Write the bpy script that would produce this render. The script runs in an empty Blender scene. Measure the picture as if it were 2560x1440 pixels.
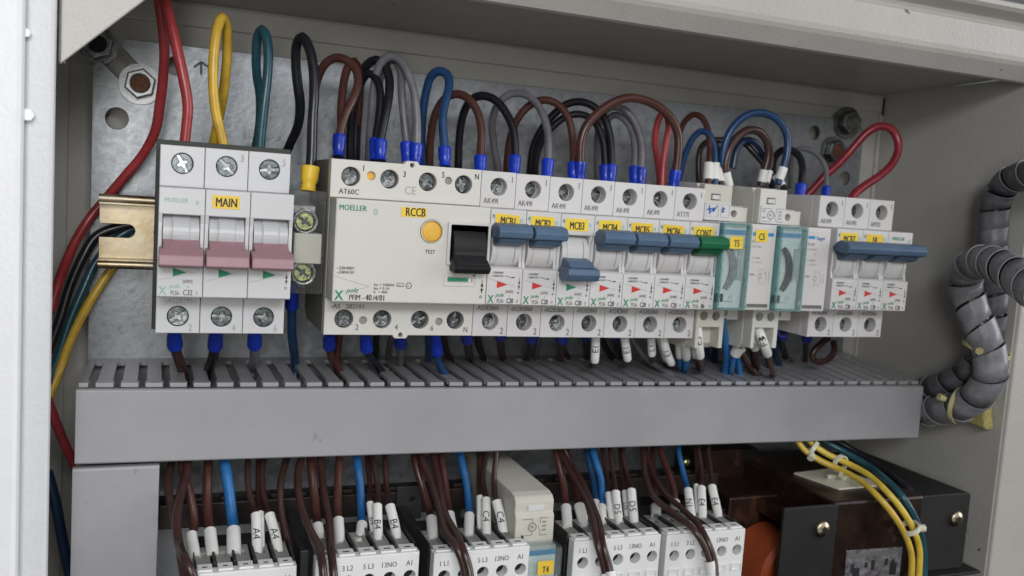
import bpy, bmesh, math, random
from mathutils import Vector, Matrix, Euler

# ------------------------------------------------------------------ camera, world, lamp, exposure
S = 0.001                                   # everything is modelled in millimetres
CAM = (-0.3, -485.0, 26.2)
ROT = ((0.9296129, -0.0257561, -0.3676362), (-0.3626004, 0.1144134, -0.9248949), (0.0658842, 0.9930993, 0.0970210))
FPX = 2254.3                                # focal length in pixels of the 2560 px wide photograph
scene = bpy.context.scene
cd = bpy.data.cameras.new('camera')
cam = bpy.data.objects.new('camera', cd)
scene.collection.objects.link(cam)
cd.sensor_width = 36.0
cd.lens = FPX / 2560 * 36.0
cd.clip_start, cd.clip_end = 0.01, 50
cam.matrix_world = Matrix.Translation(Vector(CAM) * S) @ Matrix(ROT).to_4x4()
scene.camera = cam
cd.dof.use_dof = True; cd.dof.focus_distance = 0.405; cd.dof.aperture_fstop = 12.5

world = bpy.data.worlds.new('World')
scene.world = world
world.use_nodes = True
wn, wl = world.node_tree.nodes, world.node_tree.links
wn.clear()
wo = wn.new('ShaderNodeOutputWorld'); wb = wn.new('ShaderNodeBackground')
sky = wn.new('ShaderNodeTexSky'); sky.sky_type = 'NISHITA'; sky.sun_disc = False
sky.sun_elevation = math.radians(38); sky.sun_rotation = math.radians(165); sky.dust_density = 4.0
hsv = wn.new('ShaderNodeHueSaturation'); hsv.inputs['Saturation'].default_value = 0.25
wb.inputs['Strength'].default_value = 0.05
wl.new(sky.outputs[0], hsv.inputs['Color']); wl.new(hsv.outputs[0], wb.inputs['Color']); wl.new(wb.outputs[0], wo.inputs['Surface'])

def area_lamp(name, loc, aim, sx, sy, power, spread, col):
    ld = bpy.data.lights.new(name, 'AREA'); ld.shape = 'RECTANGLE'; ld.size = sx; ld.size_y = sy; ld.energy = power; ld.color = col; ld.spread = math.radians(spread)
    o = bpy.data.objects.new(name, ld); scene.collection.objects.link(o); o.location = loc
    o.rotation_euler = (Vector(aim) - Vector(loc)).to_track_quat('-Z', 'Y').to_euler()
area_lamp('open_sky_side', (3.4, -1.35, 0.75), (0.15, 0, 0), 2.0, 2.0, 78, 180, (0.97, 0.985, 1.0))
area_lamp('fill_front', (-0.10, -0.78, 0.07), (0.0, 0, 0.0), 0.14, 0.30, 1.75, 180, (1.0, 0.98, 0.94))  # small added lamp near the camera: left-hand fill and glare on the metal
area_lamp('fill_above', (0.0, -0.95, 0.33), (0.12, 0, -0.05), 0.5, 0.14, 4.6, 180, (0.96, 0.98, 1.0))  # added fill lamp, takes over part of the sky's light from above
area_lamp('fill_below', (0.1, -0.9, -0.45), (0.12, 0, -0.05), 0.7, 0.4, 0.9, 180, (1.0, 0.97, 0.93))  # added fill lamp from below, lifts the lower plate and contactor fronts

vs = scene.view_settings
vs.view_transform = 'Standard'; vs.look = 'None'; vs.exposure = -0.44; vs.gamma = 1.0; vs.use_curve_mapping = False
scene.render.engine = 'CYCLES'
cy = scene.cycles
cy.max_bounces = 9; cy.diffuse_bounces = 6; cy.glossy_bounces = 4; cy.transmission_bounces = 6; cy.transparent_max_bounces = 24
cy.caustics_reflective = False; cy.caustics_refractive = False
cy.use_denoising = True

# ------------------------------------------------------------------ photograph <-> place
C0 = Vector(CAM); RM = Matrix(ROT)
def ray(x, y): return RM @ Vector(((x - 1280) / FPX, -(y - 720) / FPX, -1.0))
def at(x, y, D):                             # point at depth D in front of the mounting plate (Y = -D)
    r = ray(x, y); return C0 + r * ((-D - C0.y) / r.y)
def atz(x, y, z): r = ray(x, y); return C0 + r * ((z - C0.z) / r.z)
def atx(x, y, X): r = ray(x, y); return C0 + r * ((X - C0.x) / r.x)
def pt(q):
    if len(q) == 3: return at(*q)
    if q[2] == 'z': return atz(q[0], q[1], q[3])
    return atx(q[0], q[1], q[3])

# ------------------------------------------------------------------ materials
MATS = {}
def mat(name, col, rough=0.5, metal=0.0, var=0.06, vscale=120.0, bump=0.0, bscale=900.0, spec=0.5, coat=0.0, col2=None, rvar=0.0, trans=0.0, ior=1.45, spots=None, orand=0.0):
    m = bpy.data.materials.new(name); m.use_nodes = True
    N, L = m.node_tree.nodes, m.node_tree.links
    b = N['Principled BSDF']
    tc = N.new('ShaderNodeNewGeometry')
    nz = N.new('ShaderNodeTexNoise'); nz.inputs['Scale'].default_value = vscale; nz.inputs['Detail'].default_value = 5; nz.inputs['Roughness'].default_value = 0.62
    L.new(tc.outputs['Position'], nz.inputs['Vector'])
    cr = N.new('ShaderNodeValToRGB')
    c2 = col2 or tuple(max(0, c * (1 - var)) for c in col)
    c1 = col if col2 else tuple(min(1, c * (1 + var)) for c in col)
    cr.color_ramp.elements[0].position = 0.33; cr.color_ramp.elements[0].color = (*c2, 1)
    cr.color_ramp.elements[1].position = 0.67; cr.color_ramp.elements[1].color = (*c1, 1)
    L.new(nz.outputs['Fac'], cr.inputs['Fac'])
    out = cr.outputs['Color']
    if spots:                                # dirt specks with a shape of their own
        s_col, s_scale, s_thr = spots
        n2 = N.new('ShaderNodeTexNoise'); n2.inputs['Scale'].default_value = s_scale; n2.inputs['Detail'].default_value = 3
        L.new(tc.outputs['Position'], n2.inputs['Vector'])
        mp = N.new('ShaderNodeMapRange'); mp.inputs['From Min'].default_value = s_thr; mp.inputs['From Max'].default_value = s_thr + 0.03
        L.new(n2.outputs['Fac'], mp.inputs['Value'])
        mx = N.new('ShaderNodeMixRGB'); mx.inputs['Color2'].default_value = (*s_col, 1)
        L.new(mp.outputs[0], mx.inputs['Fac']); L.new(out, mx.inputs['Color1']); out = mx.outputs['Color']
    if orand:
        oi = N.new('ShaderNodeObjectInfo'); mr = N.new('ShaderNodeMapRange'); mr.inputs['To Min'].default_value = 1 - orand; mr.inputs['To Max'].default_value = 1 + orand * .3
        L.new(oi.outputs['Random'], mr.inputs['Value'])
        mu = N.new('ShaderNodeMixRGB'); mu.blend_type = 'MULTIPLY'; mu.inputs['Fac'].default_value = 1
        cb_ = N.new('ShaderNodeCombineColor'); L.new(mr.outputs[0], cb_.inputs[1]); L.new(mr.outputs[0], cb_.inputs[2]); cb_.inputs[0].default_value = 1
        m3 = N.new('ShaderNodeMath'); m3.operation = 'POWER'; m3.inputs[1].default_value = .5; L.new(mr.outputs[0], m3.inputs[0]); L.new(m3.outputs[0], cb_.inputs[0])
        L.new(out, mu.inputs['Color1']); L.new(cb_.outputs[0], mu.inputs['Color2']); out = mu.outputs['Color']
    L.new(out, b.inputs['Base Color'])
    b.inputs['Roughness'].default_value = rough; b.inputs['Metallic'].default_value = metal
    b.inputs['Specular IOR Level'].default_value = spec; b.inputs['Coat Weight'].default_value = coat
    b.inputs['IOR'].default_value = ior
    if trans: b.inputs['Transmission Weight'].default_value = trans
    if rvar:
        r2 = N.new('ShaderNodeMapRange'); r2.inputs['To Min'].default_value = max(0.05, rough - rvar); r2.inputs['To Max'].default_value = min(1, rough + rvar)
        r2.inputs['From Min'].default_value = 0.3; r2.inputs['From Max'].default_value = 0.7
        L.new(nz.outputs['Fac'], r2.inputs['Value']); L.new(r2.outputs[0], b.inputs['Roughness'])
    if bump:
        bn = N.new('ShaderNodeTexNoise'); bn.inputs['Scale'].default_value = bscale; bn.inputs['Detail'].default_value = 3
        L.new(tc.outputs['Position'], bn.inputs['Vector'])
        bp = N.new('ShaderNodeBump'); bp.inputs['Strength'].default_value = bump; bp.inputs['Distance'].default_value = 0.0004
        L.new(bn.outputs['Fac'], bp.inputs['Height']); L.new(bp.outputs[0], b.inputs['Normal'])
    MATS[name] = m
    return m

def glassy(name, tint, amount):
    m = bpy.data.materials.new(name); m.use_nodes = True
    N, L = m.node_tree.nodes, m.node_tree.links
    N.clear()
    o = N.new('ShaderNodeOutputMaterial'); t = N.new('ShaderNodeBsdfTransparent'); g = N.new('ShaderNodeBsdfGlossy'); d = N.new('ShaderNodeBsdfDiffuse')
    t.inputs['Color'].default_value = (*tint, 1); g.inputs['Roughness'].default_value = 0.12; d.inputs['Color'].default_value = (*[c * 0.8 for c in tint], 1)
    lw = N.new('ShaderNodeLayerWeight'); lw.inputs['Blend'].default_value = 0.5
    fr = N.new('ShaderNodeMath'); fr.operation = 'POWER'; fr.inputs[1].default_value = 4.0
    L.new(lw.outputs['Facing'], fr.inputs[0])
    f2 = N.new('ShaderNodeMath'); f2.operation = 'MULTIPLY_ADD'; f2.inputs[1].default_value = 0.7; f2.inputs[2].default_value = 0.05; L.new(fr.outputs[0], f2.inputs[0])
    nz = N.new('ShaderNodeTexNoise'); nz.inputs['Scale'].default_value = 260
    bp = N.new('ShaderNodeBump'); bp.inputs['Strength'].default_value = 0.6; bp.inputs['Distance'].default_value = 0.0006
    L.new(nz.outputs['Fac'], bp.inputs['Height']); L.new(bp.outputs[0], g.inputs['Normal']); L.new(bp.outputs[0], lw.inputs['Normal'])
    m1 = N.new('ShaderNodeMixShader'); m2 = N.new('ShaderNodeMixShader'); m1.inputs['Fac'].default_value = amount
    L.new(t.outputs[0], m1.inputs[1]); L.new(d.outputs[0], m1.inputs[2])
    L.new(f2.outputs[0], m2.inputs['Fac']); L.new(m1.outputs[0], m2.inputs[1]); L.new(g.outputs[0], m2.inputs[2])
    L.new(m2.outputs[0], o.inputs['Surface'])
    MATS[name] = m
    return m

mat('paint', (0.45, 0.44, 0.41), 0.40, var=0.05, vscale=22, bump=0.45, bscale=620, spots=((0.14, 0.13, 0.115), 130, 0.735))
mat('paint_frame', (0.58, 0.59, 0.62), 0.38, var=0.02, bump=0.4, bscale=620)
mat('paint_overexposed', (0.74, 0.75, 0.78), 0.35, var=0.02, bump=0.3, bscale=500)  # whitened cabinet paint, the overexposure of the left edge put into the colour
mat('galvanised', (0.30, 0.315, 0.335), 0.38, metal=0.55, col2=(0.20, 0.215, 0.23), vscale=230, rvar=0.12, bump=0.25, bscale=350)
mat('zinc_gold', (0.52, 0.46, 0.36), 0.42, metal=1.0, col2=(0.24, 0.19, 0.11), vscale=60, rvar=0.12, bump=0.2, bscale=300)
mat('zinc', (0.62, 0.64, 0.66), 0.26, metal=1.0, col2=(0.36, 0.38, 0.40), vscale=600, rvar=0.08)
mat('zinc_dark', (0.22, 0.23, 0.22), 0.35, metal=0.9, col2=(0.10, 0.10, 0.10), vscale=300)
mat('screw_steel', (0.20, 0.225, 0.235), 0.30, metal=1.0, col2=(0.10, 0.115, 0.12), vscale=500, rvar=0.08, bump=0.08, bscale=900)
mat('zinc_dull', (0.40, 0.41, 0.42), 0.38, metal=0.8, col2=(0.16, 0.17, 0.17), vscale=400, rvar=0.1)
mat('screw_dark', (0.10, 0.115, 0.12), 0.5, metal=0.6, col2=(0.05, 0.055, 0.055), vscale=900)
mat('screw_brass', (0.92, 0.92, 0.48), 0.3, metal=1.0, col2=(0.22, 0.28, 0.08), vscale=900)
mat('rust', (0.13, 0.055, 0.03), 0.8, var=0.4, vscale=800, bump=0.6)
mat('white_plastic', (0.61, 0.61, 0.61), 0.36, var=0.03, vscale=50, bump=0.08, orand=0.07, spots=((0.45, 0.44, 0.42), 210, 0.735))
mat('main_plastic', (0.57, 0.575, 0.59), 0.33, var=0.02, bump=0.06)
mat('cream_plastic', (0.60, 0.59, 0.55), 0.40, var=0.015, bump=0.06, spots=((0.42, 0.40, 0.35), 240, 0.76))
mat('beige_plastic', (0.53, 0.515, 0.46), 0.42, var=0.03, bump=0.08)
mat('side_plastic', (0.20, 0.185, 0.155), 0.5, var=0.12, vscale=160, bump=0.1)
mat('clear_toggle', (0.46, 0.47, 0.485), 0.22, var=0.03)
mat('shade_dark', (0.03, 0.032, 0.028), 0.6)
mat('maroon', (0.31, 0.175, 0.205), 0.45, var=0.05, bump=0.15)
mat('toggle_blue', (0.082, 0.142, 0.228), 0.42, var=0.08, bump=0.15, orand=0.15)
mat('toggle_green', (0.012, 0.13, 0.055), 0.42, var=0.05)
mat('black_plastic', (0.008, 0.0085, 0.010), 0.6, var=0.1, bump=0.1)
mat('bracket_black', (0.010, 0.009, 0.009), 0.6, var=0.3, vscale=60)
mat('test_yellow', (0.72, 0.42, 0.06), 0.5, var=0.04)
mat('sticker_yellow', (0.80, 0.58, 0.06), 0.40, var=0.05, orand=0.10)
mat('ink', (0.02, 0.02, 0.022), 0.6)
mat('ink_grey', (0.13, 0.13, 0.13), 0.6)
mat('ink_pale', (0.36, 0.36, 0.36), 0.6)
mat('ink_green', (0.01, 0.22, 0.10), 0.55)
mat('ink_palegreen', (0.28, 0.46, 0.38), 0.55)
mat('ink_red', (0.55, 0.035, 0.025), 0.5)
mat('ink_blue', (0.03, 0.12, 0.42), 0.5)
mat('stripe_blue', (0.03, 0.24, 0.48), 0.45)
mat('hole_dark', (0.012, 0.012, 0.013), 0.8)
mat('duct_grey', (0.315, 0.315, 0.335), 0.36, var=0.07, vscale=16, bump=0.2, bscale=60, spots=((0.26, 0.26, 0.27), 90, 0.70), rvar=0.08)
mat('conduit_grey', (0.115, 0.115, 0.128), 0.40, var=0.35, vscale=90, bump=0.3, bscale=200)
mat('conduit_pale', (0.24, 0.24, 0.265), 0.34, var=0.3, vscale=90, bump=0.3, bscale=200)
mat('conduit_edge', (0.20, 0.20, 0.22), 0.35)
mat('tie_cream', (0.55, 0.50, 0.26), 0.4)
mat('tie_white', (0.62, 0.61, 0.50), 0.4)
mat('foam_yellow', (0.42, 0.36, 0.14), 0.9, var=0.3, vscale=700, bump=1.0, bscale=1200)
mat('sleeve_white', (0.72, 0.72, 0.71), 0.33, var=0.03, bump=0.1)
mat('sleeve_clear', (0.42, 0.43, 0.44), 0.3)
mat('contactor_white', (0.72, 0.73, 0.73), 0.42, var=0.02, bump=0.06)
mat('contactor_grey', (0.27, 0.265, 0.25), 0.5, var=0.05)
mat('contactor_dark', (0.030, 0.031, 0.034), 0.5, var=0.1)
mat('rail_brown', (0.035, 0.028, 0.026), 0.45, metal=0.4, var=0.3)
mat('lacquer_brown', (0.017, 0.0075, 0.005), 0.38, var=0.6, vscale=70, bump=0.5, bscale=260, spots=((0.05, 0.022, 0.014), 55, 0.60))
mat('coil_orange', (0.42, 0.085, 0.03), 0.4, var=0.1)
mat('steel_plate', (0.42, 0.42, 0.46), 0.42, metal=0.6, col2=(0.13, 0.11, 0.13), vscale=260)
mat('screw_tan', (0.50, 0.45, 0.35), 0.32, metal=1.0, col2=(0.30, 0.26, 0.18), vscale=700)
mat('copper', (0.55, 0.22, 0.11), 0.35, metal=1.0, var=0.3, vscale=1500)
glassy('clear_cover', (0.96, 0.97, 0.96), 0.03)
glassy('teal_cover', (0.93, 0.98, 0.975), 0.02)
glassy('teal_edge', (0.58, 0.80, 0.80), 0.16)
WIRE = {'red': (0.34, 0.045, 0.05), 'red_deep': (0.22, 0.018, 0.03), 'yellow': (0.54, 0.34, 0.04), 'yellow_bright': (0.62, 0.46, 0.06), 'teal': (0.018, 0.085, 0.115),
        'blue': (0.016, 0.055, 0.145), 'sky_blue': (0.03, 0.20, 0.52), 'light_blue': (0.022, 0.13, 0.35), 'brown': (0.072, 0.030, 0.024), 'dark_brown': (0.045, 0.022, 0.020),
        'black': (0.012, 0.012, 0.016), 'grey': (0.135, 0.135, 0.15), 'dark_green': (0.008, 0.05, 0.04), 'navy': (0.012, 0.03, 0.07)}
for k_, c_ in WIRE.items(): mat('wire_' + k_, c_, 0.28, var=0.18, vscale=120, bump=0.14, bscale=400, orand=0.25)
mat('ferrule_blue', (0.008, 0.036, 0.42), 0.28, var=0.12, orand=0.3)
mat('ferrule_yellow', (0.72, 0.48, 0.04), 0.4)

# ------------------------------------------------------------------ mesh builder (millimetres, D = distance in front of the plate)
_tcache = {}
def text_geo(s, size, sx=0.8, bold=False, shear=0.0):
    key = (s, bold, shear)
    if key not in _tcache:
        cu = bpy.data.curves.new('t', 'FONT'); cu.body = s; cu.size = 1.0; cu.resolution_u = 2; cu.shear = shear
        o = bpy.data.objects.new('t', cu); me = o.to_mesh()
        _tcache[key] = ([tuple(v.co) for v in me.vertices], [tuple(p.vertices) for p in me.polygons])
        o.to_mesh_clear(); bpy.data.objects.remove(o); bpy.data.curves.remove(cu)
    v, f = _tcache[key]
    return [(a[0] * size * sx, a[1] * size) for a in v], f

def fill_shape(outer, holes, thick, bev=0.0):
    cu = bpy.data.curves.new('s', 'CURVE'); cu.dimensions = '2D'; cu.fill_mode = 'BOTH'
    cu.extrude = max(thick / 2 - bev, 0.001); cu.bevel_depth = bev; cu.bevel_resolution = 1; cu.offset = -bev
    for ring in [outer] + list(holes):
        sp = cu.splines.new('POLY'); sp.points.add(len(ring) - 1); sp.use_cyclic_u = True
        for i, (x, y) in enumerate(ring): sp.points[i].co = (x, y, 0, 1)
    o = bpy.data.objects.new('s', cu); me = o.to_mesh()
    r = ([tuple(v.co) for v in me.vertices], [tuple(p.vertices) for p in me.polygons])
    o.to_mesh_clear(); bpy.data.objects.remove(o); bpy.data.curves.remove(cu)
    return r

def circ(cx, cy_, r, n=20, a0=0.0): return [(cx + r * math.cos(a0 + 2 * math.pi * i / n), cy_ + r * math.sin(a0 + 2 * math.pi * i / n)) for i in range(n)]
def rect(x0, y0, x1, y1): return [(x0, y0), (x1, y0), (x1, y1), (x0, y1)]
def rrect(x0, y0, x1, y1, r, n=4):
    o = []
    for cx, cy_, a in ((x1 - r, y1 - r, 0), (x0 + r, y1 - r, 90), (x0 + r, y0 + r, 180), (x1 - r, y0 + r, 270)):
        for i in range(n + 1):
            t = math.radians(a + 90 * i / n); o.append((cx + r * math.cos(t), cy_ + r * math.sin(t)))
    return o

class MB:
    def __init__(self, ox=0.0, oz=0.0): self.v = []; self.f = []; self.m = []; self.s = []; self.mats = []; self.ox = ox; self.oz = oz
    def mi(self, name):
        if name not in self.mats: self.mats.append(name)
        return self.mats.index(name)
    def add(self, verts, faces, m, smooth=False):          # verts are world millimetres (X, Y, Z)
        b = len(self.v); self.v += [tuple(v) for v in verts]; k = self.mi(m)
        for f in faces: self.f.append(tuple(i + b for i in f)); self.m.append(k); self.s.append(smooth)
        return self
    def _bev(self, verts, faces, bev, m, smooth=False):
        if bev <= 0: return self.add(verts, faces, m, smooth)
        bm = bmesh.new(); vv = [bm.verts.new(v) for v in verts]
        for f in faces: bm.faces.new([vv[i] for i in f])
        bmesh.ops.recalc_face_normals(bm, faces=bm.faces)
        ed = [e for e in bm.edges if len(e.link_faces) == 2 and e.calc_face_angle(0) > 0.45]
        bmesh.ops.bevel(bm, geom=ed, offset=bev, segments=2, profile=0.5, affect='EDGES', clamp_overlap=True)
        bm.verts.index_update()
        self.add([tuple(v.co) for v in bm.verts], [tuple(v.index for v in f.verts) for f in bm.faces], m, smooth); bm.free()
        return self
    def box(self, x0, x1, d0, d1, z0, z1, m, bev=0.0):
        x0 += self.ox; x1 += self.ox; z0 += self.oz; z1 += self.oz
        v = [(x, -d, z) for x in (x0, x1) for d in (d0, d1) for z in (z0, z1)]
        f = [(0, 1, 3, 2), (4, 6, 7, 5), (0, 4, 5, 1), (2, 3, 7, 6), (0, 2, 6, 4), (1, 5, 7, 3)]
        return self._bev(v, f, bev, m)
    def prof(self, pts, x0, x1, m, bev=0.0):               # (d, z) outline pulled along X
        n = len(pts)
        v = [(x0 + self.ox, -d, z + self.oz) for d, z in pts] + [(x1 + self.ox, -d, z + self.oz) for d, z in pts]
        f = [tuple(range(n)), tuple(range(2 * n - 1, n - 1, -1))] + [(i, i + n, (i + 1) % n + n, (i + 1) % n) for i in range(n)]
        return self._bev(v, f, bev, m)
    def shape(self, outer, holes, d0, d1, m, bev=0.0):      # (x, z) outline with holes, thick from d0 to d1
        v, f = fill_shape(outer, holes, d1 - d0, bev); c = (d0 + d1) / 2
        return self.add([(x + self.ox, -(c + z), y + self.oz) for x, y, z in v], f, m)
    def shape_top(self, outer, holes, z0, z1, m, bev=0.0):  # (x, d) outline, thick from z0 to z1
        v, f = fill_shape(outer, holes, z1 - z0, bev); c = (z0 + z1) / 2
        return self.add([(x + self.ox, -y, c + z + self.oz) for x, y, z in v], f, m)
    def cyl(self, cx, cz, d0, d1, r, m, n=24, r1=None, dome=0.0):
        cx += self.ox; cz += self.oz; r1 = r if r1 is None else r1
        rings = [(d0, r), (d1, r1)] + ([(d1 + dome * 0.6, r1 * 0.8), (d1 + dome, r1 * 0.4)] if dome else [])
        v = []
        for d, rr in rings: v += [(cx + rr * math.cos(2 * math.pi * i / n), -d, cz + rr * math.sin(2 * math.pi * i / n)) for i in range(n)]
        f = []
        for k in range(len(rings) - 1): f += [(k * n + i, k * n + (i + 1) % n, (k + 1) * n + (i + 1) % n, (k + 1) * n + i) for i in range(n)]
        self.add(v, f, m, True)
        b = (len(rings) - 1) * n
        return self.add(v[b:b + n], [tuple(range(n))], m, bool(dome)).add(v[:n], [tuple(range(n - 1, -1, -1))], m)
    def drum(self, x0, x1, cd_, cz, r, m, a0=0, a1=360, n=24):   # cylinder about X
        pts = [(cd_ + r * math.cos(math.radians(a0 + (a1 - a0) * i / n)), cz + r * math.sin(math.radians(a0 + (a1 - a0) * i / n))) for i in range(n if a1 - a0 == 360 else n + 1)]
        return self.prof(pts, x0, x1, m)
    def tube(self, pts, rad, m, n=12, caps=True, squash=1.0):
        P = [Vector(p) for p in pts]; k = len(P)
        T = [(P[min(i + 1, k - 1)] - P[max(i - 1, 0)]).normalized() for i in range(k)]
        nrm = T[0].cross(Vector((0, 1, 0)))
        nrm = (nrm if nrm.length > 1e-3 else T[0].cross(Vector((1, 0, 0)))).normalized()
        v = []
        for i in range(k):
            nrm = (nrm - T[i] * nrm.dot(T[i])).normalized(); bi = T[i].cross(nrm)
            r = rad[i] if isinstance(rad, (list, tuple)) else rad
            for j in range(n):
                a = 2 * math.pi * j / n; v.append(P[i] + nrm * (r * math.cos(a)) + bi * (r * squash * math.sin(a)))
        f = [(i * n + j, i * n + (j + 1) % n, (i + 1) * n + (j + 1) % n, (i + 1) * n + j) for i in range(k - 1) for j in range(n)]
        self.add(v, f, m, True)
        if caps:
            self.add(v[:n], [tuple(range(n - 1, -1, -1))], m); self.add(v[-n:], [tuple(range(n))], m)
        return self
    def text(self, s, x, z, d, size, m='ink', sx=0.8, bold=False, shear=0.0, rot=0.0, align='L'):
        v, f = text_geo(s, size, sx, bold, shear)
        if not v: return self
        w = max(a[0] for a in v)
        off = {'L': 0, 'C': -w / 2, 'R': -w}[align]
        ca, sa = math.cos(math.radians(rot)), math.sin(math.radians(rot))
        for k, dx in enumerate((-.022, .022, 0.0) if bold else (-.014, .014)):     # overprint, each pass a hair prouder
            self.add([(self.ox + x + (a + off + dx * size) * ca - b * sa, -d - .012 * k, self.oz + z + (a + off + dx * size) * sa + b * ca) for a, b in v], f, m)
        return self
    def poly(self, pts, d, m):                              # flat printed outline
        v = [(x + self.ox, -d, z + self.oz) for x, z in pts]
        return self.add(v, [tuple(range(len(v)))], m)
    def line(self, x0, z0, x1, z1, w, d, m):
        dx, dz = x1 - x0, z1 - z0; l = math.hypot(dx, dz); nx, nz = -dz / l * w / 2, dx / l * w / 2
        return self.poly([(x0 + nx, z0 + nz), (x0 - nx, z0 - nz), (x1 - nx, z1 - nz), (x1 + nx, z1 + nz)], d, m)
    def build(self, name, parent=None, origin=None, label=None):
        me = bpy.data.meshes.new(name)
        if origin is None:
            if parent is not None: origin = parent['_o'][:]
            else:
                xs, ys, zs = zip(*self.v); origin = ((min(xs) + max(xs)) / 2, (min(ys) + max(ys)) / 2, min(zs))
        me.from_pydata([((a - origin[0]) * S, (b - origin[1]) * S, (c - origin[2]) * S) for a, b, c in self.v], [], self.f)
        for k in self.mats: me.materials.append(MATS[k])
        me.polygons.foreach_set('material_index', self.m); me.polygons.foreach_set('use_smooth', self.s)
        me.update()
        o = bpy.data.objects.new(name, me); scene.collection.objects.link(o)
        o['_o'] = list(origin)
        if parent is not None: o.parent = parent
        else: o.location = Vector(origin) * S
        if label: o['label'] = label
        return o

def tag(o, label, cat, group=None, kind=None):
    o['label'] = label; o['category'] = cat
    if group: o['group'] = group
    if kind: o['kind'] = kind
    return o
def thing(name, origin, label, cat, group=None):
    o = bpy.data.objects.new(name, None); scene.collection.objects.link(o); o.empty_display_size = 0.01
    o.location = Vector(origin) * S; o['_o'] = list(origin)
    return tag(o, label, cat, group)

def spline(P, step=2.2):
    P = [Vector(p) for p in P]
    if len(P) == 2: return [P[0].lerp(P[1], i / 6) for i in range(7)]
    Q = [P[0] * 2 - P[1]] + P + [P[-1] * 2 - P[-2]]; out = []
    for i in range(1, len(Q) - 2):
        a, b, c, d = Q[i - 1:i + 3]; n = max(2, int((c - b).length / step))
        t0 = 0.0; t1 = max((b - a).length, .1) ** .5; t2 = t1 + max((c - b).length, .1) ** .5; t3 = t2 + max((d - c).length, .1) ** .5
        for k in range(n):
            t = t1 + (t2 - t1) * k / n
            A1 = a * ((t1 - t) / (t1 - t0)) + b * ((t - t0) / (t1 - t0)); A2 = b * ((t2 - t) / (t2 - t1)) + c * ((t - t1) / (t2 - t1)); A3 = c * ((t3 - t) / (t3 - t2)) + d * ((t - t2) / (t3 - t2))
            B1 = A1 * ((t2 - t) / (t2 - t0)) + A2 * ((t - t0) / (t2 - t0)); B2 = A2 * ((t3 - t) / (t3 - t1)) + A3 * ((t - t1) / (t3 - t1))
            out.append(B1 * ((t2 - t) / (t2 - t1)) + B2 * ((t - t1) / (t2 - t1)))
    out.append(P[-1]); return out

# ================================================================== THE CABINET
cab = thing('cabinet', (205, 0, -330), 'open cream painted steel cabinet around the whole wiring board', 'cabinet')
MB().box(-56, 466, -18, -15, -330, 118, 'paint').build('rear_panel', cab)
m = MB(); m.box(-56, 465, -15, -12.8, 103, 114.2, 'paint', 0.9); m.box(-56, -42, -15, -12.8, -330, 102.6, 'paint', 0.9); m.box(462.4, 465, -15, -12.8, -330, 102.6, 'paint', 0.5)
m.build('rear_border', cab)
MB().box(465, 467, -18, 108, -330, 116, 'paint').build('side_panel', cab)
MB().box(-58, -56, -18, 108, -330, 116, 'paint').build('side_panel', cab)
MB().prof([(-18, 115), (100, 118), (100, 120), (-18, 117)], -58, 467, 'paint').build('top_panel', cab)
MB().box(-56, 465, -18, 108, -332, -330, 'paint').build('bottom_panel', cab)
# top frame: lip, face, gutter, outer bead
m = MB()
lp = [(98, 112.2), (99, 111.6), (101.5, 112.2), (105.5, 116.2), (108.3, 119.0), (109.6, 121.0), (110.2, 123.5), (110.6, 136), (110.2, 137.6), (108.6, 138.4), (106.2, 139.2), (105.6, 141), (106.4, 142.6), (110, 144), (113.6, 145.6), (115.2, 147.4), (114.6, 149.8), (112, 151.2), (60, 153), (60, 121.5), (98, 121.0)]
m.prof(lp, -130, 530, 'paint', 0)
for i in range(len(m.f)): m.s[i] = False
m.build('top_frame', cab)
m = MB(); m.shape(rect(466.3, -330, 530, 118), [], 106.5, 110, 'paint', 1.0); m.build('side_frame', cab, label='right hand front frame of the cabinet')
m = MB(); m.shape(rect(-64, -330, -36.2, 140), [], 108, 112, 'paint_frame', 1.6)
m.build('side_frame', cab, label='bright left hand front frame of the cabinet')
m = MB(); m.shape(rect(-190, -330, -45.5, 170), [], 114, 120, 'paint_overexposed', 2.2); m.build('door_edge', cab, label='overbright white outer edge at the far left')
for (x, y, r) in ((72, 288, 2.3), (68, 85, 1.6)):
    q = at(x, y, 112); m = MB(); m.cyl(q.x, q.z, 111.5, 116, r, 'paint_overexposed', n=6); m.build('frame_bolt', cab)
# corner gusset
g0, g1, g2 = at(150, 160, 103), at(362, 0, 103), at(420, -45, 103)
m = MB(); m.shape([(g0.x, g0.z), (g1.x, g1.z), (g2.x, g2.z), (g2.x, 125), (g0.x, 125)], [], 101.5, 103.5, 'paint', 0.5)
m.box(g0.x - .6, g0.x + 1.2, 96, 101.4, g0.z + 1, 125, 'paint'); m.build('corner_gusset', cab)
# weld pip in the right corner
m = MB(); q = at(2206, 243, -12); m.box(463.4, 464.8, -12.7, -12.2, 101, 113, 'hole_dark'); m.build('corner_gap', cab)

# mounting plate, one sheet with real holes, the corner slot open
H = [at(292, 296, 0), at(440, 165, 0), at(2037, 332, 0), at(2112, 446, 0)]
a = [at(232, 165, 0), at(250, 150, 0), at(312, 212, 0), at(352, 168, 0), at(300, 112, 0), at(318, 97, 0)]
out = [(-30.2, -325)] + [(q.x, q.z) for q in a] + [(180, 91.3), (432, 93.5), (438, 88), (440.5, -325)]
m = MB(); m.shape(out, [circ(q.x, q.z, r, 24) for q, r in zip(H, (5.2, 4.6, 4.6, 4.6))], -2, 0, 'galvanised', 0.25)
plate = m.build('mounting_plate'); tag(plate, 'galvanised steel mounting plate behind all the devices', 'mounting plate')
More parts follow.
